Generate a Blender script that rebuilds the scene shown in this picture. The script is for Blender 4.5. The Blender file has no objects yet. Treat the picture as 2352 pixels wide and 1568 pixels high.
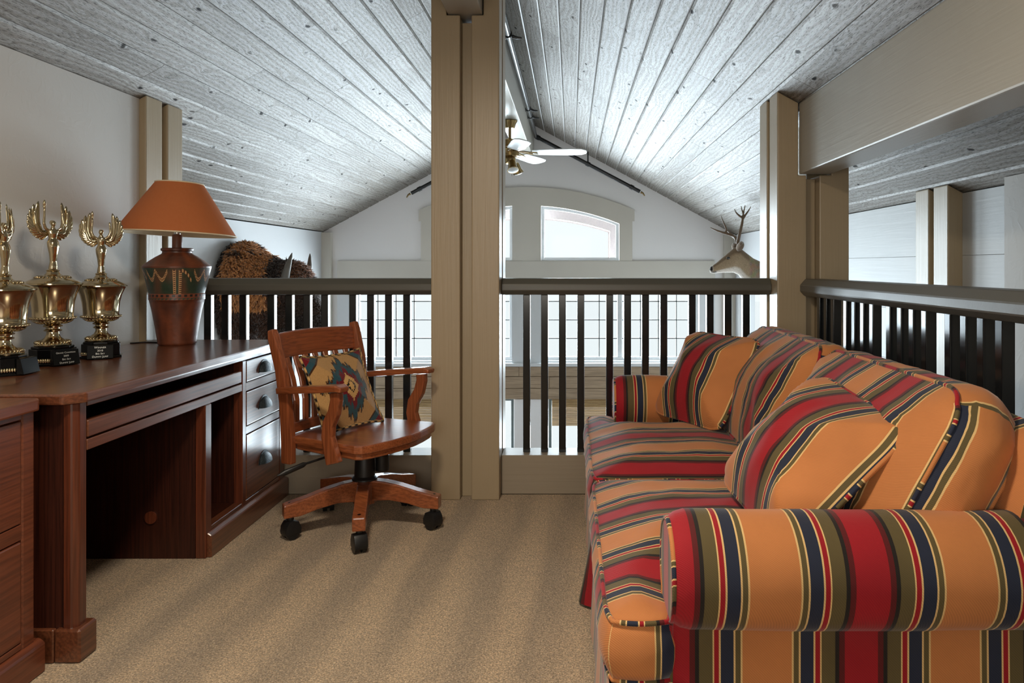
import bpy, bmesh, math, random
from mathutils import Vector, Matrix, noise
random.seed(11)
S = bpy.context.scene
C = S.collection
PI = math.pi

# ------------------------------------------------------------------ camera, sky, daylight, exposure
cam = bpy.data.cameras.new('camera')
cam.sensor_width = 36.0
cam.lens = 36.0 * 1720 / 2352
cam.shift_x = -136 / 2352
cam.shift_y = -174 / 2352
cam.clip_start = 0.05
co = bpy.data.objects.new('camera', cam)
C.objects.link(co)
co.location = (0, 0, 1.13)
co.rotation_euler = (PI / 2, 0, 0)
S.camera = co

W = bpy.data.worlds.new('overcast_sky')
S.world = W
W.use_nodes = True
bg = W.node_tree.nodes['Background']
bg.inputs[0].default_value = (0.92, 1.0, 1.02, 1)
bg.inputs[1].default_value = 1.0

S.view_settings.view_transform = 'Standard'
S.view_settings.look = 'None'
S.view_settings.exposure = 0.0
S.view_settings.gamma = 1.0
S.view_settings.use_curve_mapping = False
S.cycles.max_bounces = 7
S.cycles.diffuse_bounces = 4
S.cycles.transparent_max_bounces = 10
S.cycles.use_adaptive_sampling = True
S.cycles.adaptive_threshold = 0.03
S.cycles.sample_clamp_indirect = 4.0
S.cycles.use_denoising = True


def daylight(name, loc, rot, sx, sy, power, col=(0.77, 0.91, 1.0)):
    l = bpy.data.lights.new(name, 'AREA')
    l.shape = 'RECTANGLE'
    l.size = sx
    l.size_y = sy
    l.energy = power
    l.color = col
    o = bpy.data.objects.new(name, l)
    C.objects.link(o)
    o.location = loc
    o.rotation_euler = rot
    return o


RX = -0.513          # ridge line of the roof
YF = 8.65            # far gable wall
# daylight at the gable and side windows, plus warm fill at an added, unseen rear window
for sx in (-1, 1):
    daylight('daylight_lower', (RX + sx * 1.08, 8.95, 0.5), (-PI / 2, 0, 0), 1.8, 0.93, 135)
    daylight('daylight_upper', (RX + sx * 0.6, 8.95, 1.45), (-PI / 2, 0, 0), 0.8, 0.5, 48)
    daylight('daylight_ground', (RX + sx * 1.08, 8.95, -1.3), (-PI / 2, 0, 0), 1.8, 1.5, 118)
daylight('daylight_side', (2.15, 7.0, 0.45), (0, PI / 2, 0), 0.9, 2.6, 16)
daylight('rear_fill', (-0.3, -1.62, 1.35), (PI / 2, 0, 0), 1.6, 1.1, 34, (1.0, 0.92, 0.80))  # added fill from behind the camera


# ------------------------------------------------------------------ helpers
def lin(c):
    c /= 255.0
    return c / 12.92 if c <= 0.04045 else ((c + 0.055) / 1.055) ** 2.4


def rgb(r, g, b):
    return (lin(r), lin(g), lin(b), 1.0)


class MB:
    def __init__(s):
        s.v = []
        s.f = []
        s.uv = []
        s.col = None

    def quad(s, *ids, uv=None):
        s.f.append(tuple(ids))
        s.uv.append(uv)

    def box(s, x0, x1, y0, y1, z0, z1):
        b = len(s.v)
        s.v += [(x, y, z) for z in (z0, z1) for y in (y0, y1) for x in (x0, x1)]
        for q in ((0, 2, 3, 1), (4, 5, 7, 6), (0, 1, 5, 4), (2, 6, 7, 3), (0, 4, 6, 2), (1, 3, 7, 5)):
            s.quad(*[b + i for i in q])
        return s

    def prism(s, pts, axis, a0, a1):
        """pts: 2D polygon; axis 'x': (y,z), 'y': (x,z), 'z': (x,y)"""
        b = len(s.v)
        n = len(pts)
        for a in (a0, a1):
            for p, q in pts:
                s.v.append({'x': (a, p, q), 'y': (p, a, q), 'z': (p, q, a)}[axis])
        s.quad(*[b + i for i in range(n)])
        s.quad(*[b + n + i for i in reversed(range(n))])
        for i in range(n):
            j = (i + 1) % n
            s.quad(b + i, b + n + i, b + n + j, b + j)
        return s

    def loft(s, rings, cap=True, closed=False, ring_closed=True):
        b = len(s.v)
        n = len(rings[0])
        for r in rings:
            s.v += [tuple(p) for p in r]
        m = len(rings)
        for i in range(m if closed else m - 1):
            k = (i + 1) % m
            for j in range(n if ring_closed else n - 1):
                l = (j + 1) % n
                s.quad(b + i * n + j, b + i * n + l, b + k * n + l, b + k * n + j)
        if cap and not closed and ring_closed:
            s.quad(*[b + j for j in reversed(range(n))])
            s.quad(*[b + (m - 1) * n + j for j in range(n)])
        return s

    def tube(s, pts, r, n=8, closed=False, flat=1.0, up=None):
        pts = [Vector(p) for p in pts]
        m = len(pts)
        rs = r if isinstance(r, (list, tuple)) else [r] * m
        rings = []
        ref = Vector(up) if up else None
        prev = None
        for i in range(m):
            if closed:
                t = pts[(i + 1) % m] - pts[i - 1]
            else:
                t = pts[min(i + 1, m - 1)] - pts[max(i - 1, 0)]
            t.normalize()
            if ref is not None:
                x = ref - t * ref.dot(t)
            elif prev is None:
                a = Vector((0, 0, 1)) if abs(t.z) < 0.9 else Vector((1, 0, 0))
                x = a - t * a.dot(t)
            else:
                x = prev - t * prev.dot(t)
            x.normalize()
            prev = x
            y = t.cross(x)
            rings.append([pts[i] + x * (math.cos(2 * PI * k / n) * rs[i]) + y * (math.sin(2 * PI * k / n) * rs[i] * flat)
                          for k in range(n)])
        return s.loft(rings, True, closed)

    def lathe(s, prof, n=32, c=(0, 0, 0)):
        rings = [[(c[0] + r * math.cos(2 * PI * k / n), c[1] + r * math.sin(2 * PI * k / n), c[2] + z) for k in range(n)]
                 for r, z in prof]
        return s.loft(rings, True)

    def ell(s, c, r, nu=16, nv=10, rot=None):
        rings = []
        M = rot or Matrix.Identity(3)
        for i in range(nv + 1):
            a = -PI / 2 + PI * i / nv
            a = max(min(a, PI / 2 - 0.02), -PI / 2 + 0.02)
            rings.append([Vector(c) + M @ Vector((r[0] * math.cos(a) * math.cos(2 * PI * k / nu),
                                                  r[1] * math.cos(a) * math.sin(2 * PI * k / nu), r[2] * math.sin(a)))
                          for k in range(nu)])
        return s.loft(rings, True)

    def xf(s, M, start=0):
        for i in range(start, len(s.v)):
            s.v[i] = tuple(M @ Vector(s.v[i]))
        return s

    def mesh(s, name):
        me = bpy.data.meshes.new(name)
        me.from_pydata([tuple(p) for p in s.v], [], s.f)
        if any(u is not None for u in s.uv):
            ul = me.uv_layers.new(name='UVMap')
            li = 0
            for f, u in zip(s.f, s.uv):
                for k in range(len(f)):
                    ul.data[li].uv = u[k] if u else (0, 0)
                    li += 1
        if s.col:
            ca = me.color_attributes.new('Col', 'FLOAT_COLOR', 'POINT')
            for i, c in enumerate(s.col):
                ca.data[i].color = c
        return me

    def build(s, name, mat=None, parent=None, bevel=0.0, seg=2, smooth=None, local=False):
        me = s.mesh(name)
        bm = None
        if bevel > 0 or not any(s.uv):
            bm = bmesh.new()
            bm.from_mesh(me)
            bmesh.ops.recalc_face_normals(bm, faces=bm.faces)
            if bevel > 0:
                es = [e for e in bm.edges if len(e.link_faces) == 2 and e.calc_face_angle(0) > 0.5]
                bmesh.ops.bevel(bm, geom=es, offset=bevel, segments=seg, affect='EDGES', profile=0.6, clamp_overlap=True)
            bm.to_mesh(me)
            bm.free()
        return link(name, me, mat, parent, smooth, local)


def link(name, me, mat=None, parent=None, smooth=None, local=False):
    if parent is not None and not local:
        M = parent_matrix(parent).inverted()
        me.transform(M)
    if mat:
        me.materials.append(mat)
    if smooth is not None:
        me.polygons.foreach_set('use_smooth', [True] * len(me.polygons))
        if smooth < 180:
            me.set_sharp_from_angle(angle=math.radians(smooth))
    me.update()
    o = bpy.data.objects.new(name, me)
    C.objects.link(o)
    if parent is not None:
        o.parent = parent
    return o


def parent_matrix(p):
    M = p.matrix_basis.copy()
    while p.parent is not None:
        p = p.parent
        M = p.matrix_basis @ M
    return M


def tag(o, label, cat, group=None):
    o['label'] = label
    o['category'] = cat
    if group:
        o['group'] = group
    return o


def struct(o):
    o['kind'] = 'structure'
    return o


def thing(name, label, cat, loc=(0, 0, 0), rz=0.0, group=None):
    o = bpy.data.objects.new(name, None)
    C.objects.link(o)
    o.location = loc
    o.rotation_euler = (0, 0, rz)
    o.empty_display_size = 0.1
    return tag(o, label, cat, group)


def copy_part(o, parent, loc=None):
    c = o.copy()
    C.objects.link(c)
    c.parent = parent
    if loc is not None:
        c.location = loc
    return c


def poly_holes(outer, holes, y0, y1):
    """vertical slab in the XZ plane with holes"""
    bm = bmesh.new()
    es = []
    for loop in [outer] + holes:
        vs = [bm.verts.new((x, y0, z)) for x, z in loop]
        for i in range(len(vs)):
            es.append(bm.edges.new((vs[i], vs[(i + 1) % len(vs)])))
    bmesh.ops.triangle_fill(bm, use_beauty=True, use_dissolve=False, edges=es)
    fs = list(bm.faces)
    r = bmesh.ops.extrude_face_region(bm, geom=fs)
    bmesh.ops.translate(bm, verts=[g for g in r['geom'] if isinstance(g, bmesh.types.BMVert)], vec=(0, y1 - y0, 0))
    bmesh.ops.recalc_face_normals(bm, faces=bm.faces)
    me = bpy.data.meshes.new('slab')
    bm.to_mesh(me)
    bm.free()
    return me


def fuse(mb, voxel, smooth=4, name='fused'):
    me = mb.mesh(name)
    o = bpy.data.objects.new(name, me)
    C.objects.link(o)
    m = o.modifiers.new('r', 'REMESH')
    m.mode = 'VOXEL'
    m.voxel_size = voxel
    if smooth:
        m2 = o.modifiers.new('s', 'SMOOTH')
        m2.factor = 0.5
        m2.iterations = smooth
    dg = bpy.context.evaluated_depsgraph_get()
    out = bpy.data.meshes.new_from_object(o.evaluated_get(dg))
    bpy.data.objects.remove(o)
    out.name = name
    return out


# ------------------------------------------------------------------ materials
class NT:
    def __init__(s, name):
        s.m = bpy.data.materials.new(name)
        s.m.use_nodes = True
        s.t = s.m.node_tree
        s.p = s.t.nodes['Principled BSDF']

    def n(s, typ, **kw):
        nd = s.t.nodes.new('ShaderNode' + typ)
        for k, v in kw.items():
            if k.startswith('i_'):
                key = k[2:].replace('_', ' ')
                nd.inputs[key].default_value = v
            else:
                setattr(nd, k, v)
        return nd

    def l(s, a, b):
        s.t.links.new(a, b)

    def coord(s, scale=(1, 1, 1), rnd=True, kind='Object'):
        tc = s.n('TexCoord')
        mp = s.n('Mapping')
        mp.inputs['Scale'].default_value = scale
        s.l(tc.outputs[kind], mp.inputs[0])
        if rnd:
            oi = s.n('ObjectInfo')
            mu = s.n('Math', operation='MULTIPLY')
            mu.inputs[1].default_value = 37.0
            s.l(oi.outputs['Random'], mu.inputs[0])
            s.l(mu.outputs[0], mp.inputs['Location'])
        return mp.outputs[0]

    def ramp(s, fac, stops, interp='LINEAR'):
        r = s.n('ValToRGB')
        cr = r.color_ramp
        cr.interpolation = interp
        while len(cr.elements) < len(stops):
            cr.elements.new(0.5)
        for e, (p, c) in zip(cr.elements, stops):
            e.position = p
            e.color = c if len(c) == 4 else (*c, 1)
        s.l(fac, r.inputs[0])
        return r.outputs[0]

    def mix(s, fac, a, b, mode='MIX'):
        m = s.n('Mix', data_type='RGBA', blend_type=mode)
        for sock, val in ((m.inputs[0], fac), (m.inputs[6], a), (m.inputs[7], b)):
            if hasattr(val, 'is_linked') or hasattr(val, 'links'):
                s.l(val, sock)
            else:
                sock.default_value = val
        return m.outputs[2]

    def bump(s, h, strength=0.3, dist=0.01):
        b = s.n('Bump')
        b.inputs['Strength'].default_value = strength
        b.inputs['Distance'].default_value = dist
        s.l(h, b.inputs['Height'])
        s.l(b.outputs[0], s.p.inputs['Normal'])
        return b

    def base(s, c):
        if hasattr(c, 'links'):
            s.l(c, s.p.inputs['Base Color'])
        else:
            s.p.inputs['Base Color'].default_value = c
        return s

    def rough(s, r, spec=0.5, metal=0.0):
        s.p.inputs['Roughness'].default_value = r
        s.p.inputs['Specular IOR Level'].default_value = spec
        s.p.inputs['Metallic'].default_value = metal
        return s


def m_paint(name, col, rough=0.45, grain=True, spec=0.5, gs=0.08, axis='z', wob=0.10):
    t = NT(name)
    sc = {'z': (60, 60, 2), 'y': (60, 2, 60), 'x': (2, 60, 60)}[axis]
    n1 = t.n('TexNoise', i_Scale=1.0, i_Detail=4.0, i_Distortion=0.6)
    t.l(t.coord(sc), n1.inputs[0])
    n2 = t.n('TexNoise', i_Scale=1.6, i_Detail=2.0)
    t.l(t.coord((1, 1, 1)), n2.inputs[0])
    c = t.mix(n2.outputs[0], tuple(x * (1 - wob) for x in col[:3]) + (1,), tuple(min(1, x * (1 + wob)) for x in col[:3]) + (1,))
    t.base(c).rough(rough, spec)
    if grain:
        t.bump(n1.outputs[0], gs, 0.004)
    return t.m


def m_wood(name, dark, light, axis='y', rough=0.4, scale=1.0, spec=0.5, bump=0.15, pores=0.5, coat=0.0):
    t = NT(name)
    k = {'x': (0.12, 1, 1), 'y': (1, 0.12, 1), 'z': (1, 1, 0.12)}[axis]
    co_ = t.coord(tuple(x * 9 * scale for x in k))
    n0 = t.n('TexNoise', i_Scale=1.0, i_Detail=3.0, i_Distortion=0.8)
    t.l(co_, n0.inputs[0])
    wv = t.n('TexWave', wave_type='RINGS', rings_direction={'x': 'X', 'y': 'Y', 'z': 'Z'}[axis])
    wv.inputs['Scale'].default_value = 1.3
    wv.inputs['Distortion'].default_value = 7.0
    wv.inputs['Detail'].default_value = 2.0
    t.l(co_, wv.inputs[0])
    f = t.n('TexNoise', i_Scale=1.0, i_Detail=6.0)
    kk = {'x': (4, 160, 160), 'y': (160, 4, 160), 'z': (160, 160, 4)}[axis]
    t.l(t.coord(kk), f.inputs[0])
    c1 = t.mix(n0.outputs[0], dark, light)
    md = tuple((a + b) * 0.5 for a, b in zip(dark, light))
    c2 = t.mix(t.ramp(wv.outputs[0], [(0.25, (0, 0, 0)), (0.75, (0.38, 0.38, 0.38))]), c1, light)
    c3 = t.mix(t.ramp(f.outputs[0], [(0.38, (pores, pores, pores)), (0.55, (0, 0, 0))]), c2, tuple(x * 0.45 for x in dark[:3]) + (1,))
    t.base(c3).rough(rough, spec)
    t.p.inputs['Coat Weight'].default_value = coat
    t.p.inputs['Coat Roughness'].default_value = 0.2
    t.bump(f.outputs[0], bump, 0.003)
    return t.m


def m_ceiling(name):
    """whitewashed rough-sawn tongue and groove boards: grey wash over brown timber, grain and knots"""
    t = NT(name)
    tc = t.n('TexCoord')
    oi = t.n('ObjectInfo')
    mu = t.n('Math', operation='MULTIPLY')
    mu.inputs[1].default_value = 53.0
    t.l(oi.outputs['Random'], mu.inputs[0])
    add = t.n('VectorMath', operation='ADD')
    t.l(tc.outputs['Object'], add.inputs[0])
    t.l(mu.outputs[0], add.inputs[1])

    def mp(sc):
        m = t.n('Mapping')
        m.inputs['Scale'].default_value = sc
        t.l(add.outputs[0], m.inputs[0])
        return m.outputs[0]
    # knots: sparse, drawn out along the board
    vo = t.n('TexVoronoi', i_Scale=1.0, voronoi_dimensions='2D')
    wob = t.n('TexNoise', i_Scale=9.0, i_Detail=1.0)
    t.l(add.outputs[0], wob.inputs[0])
    wsc = t.n('VectorMath', operation='MULTIPLY_ADD')
    t.l(wob.outputs[1], wsc.inputs[0])
    wsc.inputs[1].default_value = (0.35, 0.25, 0.0)
    t.l(mp((7.5, 2.9, 1.0)), wsc.inputs[2])
    t.l(wsc.outputs[0], vo.inputs[0])
    knot = t.ramp(vo.outputs['Distance'], [(0.035, (1, 1, 1)), (0.075, (0, 0, 0))])
    vs_ = t.n('SeparateColor')
    t.l(vo.outputs['Color'], vs_.inputs[0])
    knot = t.mix(1.0, knot, t.ramp(vs_.outputs[0], [(0.40, (0, 0, 0)), (0.75, (1, 1, 1))]), 'MULTIPLY')
    halo = t.ramp(vo.outputs['Distance'], [(0.03, (0.05, 0.05, 0.05)), (0.18, (0.012, 0.012, 0.012)), (0.36, (0, 0, 0))], 'EASE')
    # growth rings: long lines bending around the knots
    wv = t.n('TexWave', wave_type='BANDS', bands_direction='X')
    wv.inputs['Scale'].default_value = 8.0
    wv.inputs['Distortion'].default_value = 0.0
    low = t.n('TexNoise', i_Scale=1.0, i_Detail=2.0, i_Roughness=0.6)
    t.l(mp((9.0, 1.1, 1.0)), low.inputs[0])
    lsc = t.n('VectorMath', operation='MULTIPLY_ADD')
    t.l(low.outputs[1], lsc.inputs[0])
    lsc.inputs[1].default_value = (0.16, 0.0, 0.0)
    t.l(mp((1.6, 0.05, 0.0)), lsc.inputs[2])
    off = t.n('VectorMath', operation='ADD')
    t.l(lsc.outputs[0], off.inputs[0])
    t.l(halo, off.inputs[1])
    t.l(off.outputs[0], wv.inputs[0])
    fine = t.n('TexNoise', i_Scale=1.0, i_Detail=5.0, i_Roughness=0.75)
    t.l(mp((270, 34, 270)), fine.inputs[0])
    blot = t.n('TexNoise', i_Scale=1.0, i_Detail=3.0)
    t.l(mp((4, 1.2, 4)), blot.inputs[0])
    wash = t.mix(blot.outputs[0], rgb(106, 99, 90), rgb(170, 167, 161))
    rnd = t.ramp(oi.outputs['Random'], [(0.0, (0.80, 0.80, 0.80)), (1.0, (1.08, 1.08, 1.08))])
    wash = t.mix(1.0, wash, rnd, 'MULTIPLY')
    g = t.ramp(wv.outputs[0], [(0.25, (0.42, 0.42, 0.42)), (0.6, (0, 0, 0))])
    c = t.mix(g, wash, rgb(96, 84, 70))
    sp = t.ramp(fine.outputs[0], [(0.38, (0.85, 0.85, 0.85)), (0.49, (0, 0, 0))])
    c = t.mix(sp, c, rgb(58, 51, 45))
    c = t.mix(knot, c, rgb(20, 15, 12))
    t.base(c).rough(0.42, 0.36)
    # bare pores, grain lines and knots carry no paint gloss
    dull = t.mix(0.55, knot, sp, 'ADD')
    dull = t.mix(0.55, dull, g, 'ADD')
    gl_ = t.ramp(dull, [(0.0, (0.52, 0.52, 0.52)), (0.8, (0.03, 0.03, 0.03))])
    gv = t.ramp(oi.outputs['Random'], [(0.0, (1.15, 1.15, 1.15)), (0.5, (0.72, 0.72, 0.72)), (1.0, (1.2, 1.2, 1.2))])
    gl_ = t.mix(1.0, gl_, gv, 'MULTIPLY')
    t.l(gl_, t.p.inputs['Specular IOR Level'])
    ra = t.n('MapRange')
    ra.inputs['To Min'].default_value = 0.60
    ra.inputs['To Max'].default_value = 0.34
    t.l(fine.outputs[0], ra.inputs[0])
    t.l(ra.outputs[0], t.p.inputs['Roughness'])
    h = t.mix(0.22, fine.outputs[0], wv.outputs[0])
    t.bump(h, 0.45, 0.004)
    return t.m


def m_plaster(name, col, rough=0.6, amt=0.11):
    t = NT(name)
    n1 = t.n('TexNoise', i_Scale=17.0, i_Detail=4.0, i_Distortion=1.4)
    t.l(t.coord((1, 1, 1), False), n1.inputs[0])
    r = t.ramp(n1.outputs[0], [(0.52, (0, 0, 0)), (0.60, (1, 1, 1))])
    t.base(col).rough(rough, 0.4)
    t.bump(r, amt, 0.003)
    return t.m


def m_carpet():
    t = NT('beige carpet')
    tc = t.coord((1, 1, 1), False)
    f = t.n('TexNoise', i_Scale=210.0, i_Detail=4.0, i_Roughness=0.75)
    t.l(tc, f.inputs[0])
    f2 = t.n('TexNoise', i_Scale=120.0, i_Detail=2.0)
    t.l(tc, f2.inputs[0])
    # vacuumed nap: bands running into the room
    wv = t.n('TexWave', wave_type='BANDS', bands_direction='X')
    wv.inputs['Scale'].default_value = 1.35
    wv.inputs['Distortion'].default_value = 2.6
    wv.inputs['Detail'].default_value = 1.5
    wv.inputs['Detail Scale'].default_value = 0.5
    m = t.n('Mapping')
    m.inputs['Rotation'].default_value = (0, 0, 0.12)
    m.inputs['Scale'].default_value = (1.0, 0.5, 1)
    t.l(tc, m.inputs[0])
    t.l(m.outputs[0], wv.inputs[0])
    nz = t.n('TexNoise', i_Scale=1.0, i_Detail=1.5, i_Distortion=0.5)
    m3 = t.n('Mapping')
    m3.inputs['Rotation'].default_value = (0, 0, -0.10)
    m3.inputs['Scale'].default_value = (7.5, 0.9, 1)
    t.l(tc, m3.inputs[0])
    t.l(m3.outputs[0], nz.inputs[0])
    hh = t.mix(0.72, wv.outputs[0], nz.outputs[0])
    nap = t.ramp(hh, [(0.36, (0.76, 0.755, 0.75)), (0.50, (0.92, 0.905, 0.88)), (0.62, (1.06, 1.04, 1.0))])
    c = t.ramp(f.outputs[0], [(0.30, rgb(84, 66, 48)), (0.47, rgb(188, 160, 126)), (0.66, rgb(242, 222, 192))])
    c = t.mix(1.0, c, nap, 'MULTIPLY')
    vt = t.n('TexVoronoi', i_Scale=230.0)
    t.l(tc, vt.inputs[0])
    sv = t.n('SeparateColor')
    t.l(vt.outputs['Color'], sv.inputs[0])
    c = t.mix(1.0, c, t.ramp(sv.outputs[0], [(0.0, (0.70, 0.69, 0.67)), (1.0, (1.36, 1.35, 1.33))]), 'MULTIPLY')
    t.base(c).rough(0.95, 0.1)
    t.p.inputs['Sheen Weight'].default_value = 0.25
    h = t.mix(0.5, f.outputs[0], f2.outputs[0])
    t.bump(h, 0.9, 0.02)
    return t.m


OR, CR, OL, NV, RD, DR, BK = (rgb(188, 120, 69), rgb(218, 182, 124), rgb(92, 80, 50), rgb(36, 42, 60),
                              rgb(152, 22, 33), rgb(88, 22, 24), rgb(32, 27, 24))


def m_stripe(name):
    t = NT(name)
    uv = t.n('UVMap')
    sx = t.n('SeparateXYZ')
    t.l(uv.outputs[0], sx.inputs[0])
    # slight waver of the woven stripes
    pp = t.n('Math', operation='PINGPONG')
    pp.inputs[1].default_value = 0.5
    t.l(sx.outputs[0], pp.inputs[0])
    m2 = t.n('Math', operation='MULTIPLY')
    m2.inputs[1].default_value = 2.0
    t.l(pp.outputs[0], m2.inputs[0])
    st = [(0, OR), (0.129, CR), (0.139, OL), (0.167, CR), (0.177, NV), (0.245, CR), (0.254, RD), (0.280, CR), (0.289, OL),
          (0.360, BK), (0.382, DR), (0.412, RD)]
    c = t.ramp(m2.outputs[0], [(p * 2, k) for p, k in st], 'CONSTANT')
    # twill
    wv = t.n('TexWave', wave_type='BANDS', bands_direction='DIAGONAL')
    wv.inputs['Scale'].default_value = 120.0
    tc = t.coord((1, 1, 1), False)
    t.l(tc, wv.inputs[0])
    tw = t.ramp(wv.outputs[0], [(0.0, (0.86, 0.86, 0.86)), (0.6, (1.03, 1.03, 1.03))])
    n1 = t.n('TexNoise', i_Scale=7.0, i_Detail=3.0)
    t.l(tc, n1.inputs[0])
    w2 = t.ramp(n1.outputs[0], [(0.3, (0.92, 0.92, 0.92)), (0.7, (1.06, 1.06, 1.06))])
    c = t.mix(1.0, c, tw, 'MULTIPLY')
    c = t.mix(1.0, c, w2, 'MULTIPLY')
    t.base(c).rough(0.78, 0.28)
    t.p.inputs['Sheen Weight'].default_value = 0.2
    t.p.inputs['Sheen Roughness'].default_value = 0.4
    n2 = t.n('TexNoise', i_Scale=10.0, i_Detail=2.0)
    t.l(tc, n2.inputs[0])
    h = t.mix(0.85, wv.outputs[0], n2.outputs[0])
    t.bump(h, 0.25, 0.006)
    return t.m


def m_simple(name, col, rough=0.5, metal=0.0, spec=0.5, bs=0.0, bscale=40.0, coat=0.0):
    t = NT(name)
    n1 = t.n('TexNoise', i_Scale=bscale, i_Detail=3.0)
    t.l(t.coord((1, 1, 1)), n1.inputs[0])
    c = t.mix(n1.outputs[0], tuple(x * 0.88 for x in col[:3]) + (1,), tuple(min(1, x * 1.1) for x in col[:3]) + (1,))
    t.base(c).rough(rough, spec, metal)
    t.p.inputs['Coat Weight'].default_value = coat
    if bs:
        t.bump(n1.outputs[0], bs, 0.004)
    return t.m


def m_attr(name, rough=0.7, spec=0.3, bs=0.2, bscale=120.0, sheen=0.0, var=0.12):
    t = NT(name)
    at = t.n('VertexColor', layer_name='Col')
    n1 = t.n('TexNoise', i_Scale=bscale, i_Detail=3.0)
    t.l(t.coord((1, 1, 1), False), n1.inputs[0])
    v = t.ramp(n1.outputs[0], [(0.3, (1 - var,) * 3), (0.7, (1 + var,) * 3)])
    t.base(t.mix(1.0, at.outputs[0], v, 'MULTIPLY')).rough(rough, spec)
    t.p.inputs['Sheen Weight'].default_value = sheen
    if bs:
        t.bump(n1.outputs[0], bs, 0.004)
    return t.m


def m_glass():
    t = NT('window glass')
    tr = t.n('BsdfTransparent')
    gl = t.n('BsdfGlossy')
    gl.inputs['Roughness'].default_value = 0.05
    mx = t.n('MixShader')
    mx.inputs[0].default_value = 0.003
    t.l(tr.outputs[0], mx.inputs[1])
    t.l(gl.outputs[0], mx.inputs[2])
    t.l(mx.outputs[0], t.t.nodes['Material Output'].inputs[0])
    return t.m


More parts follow.
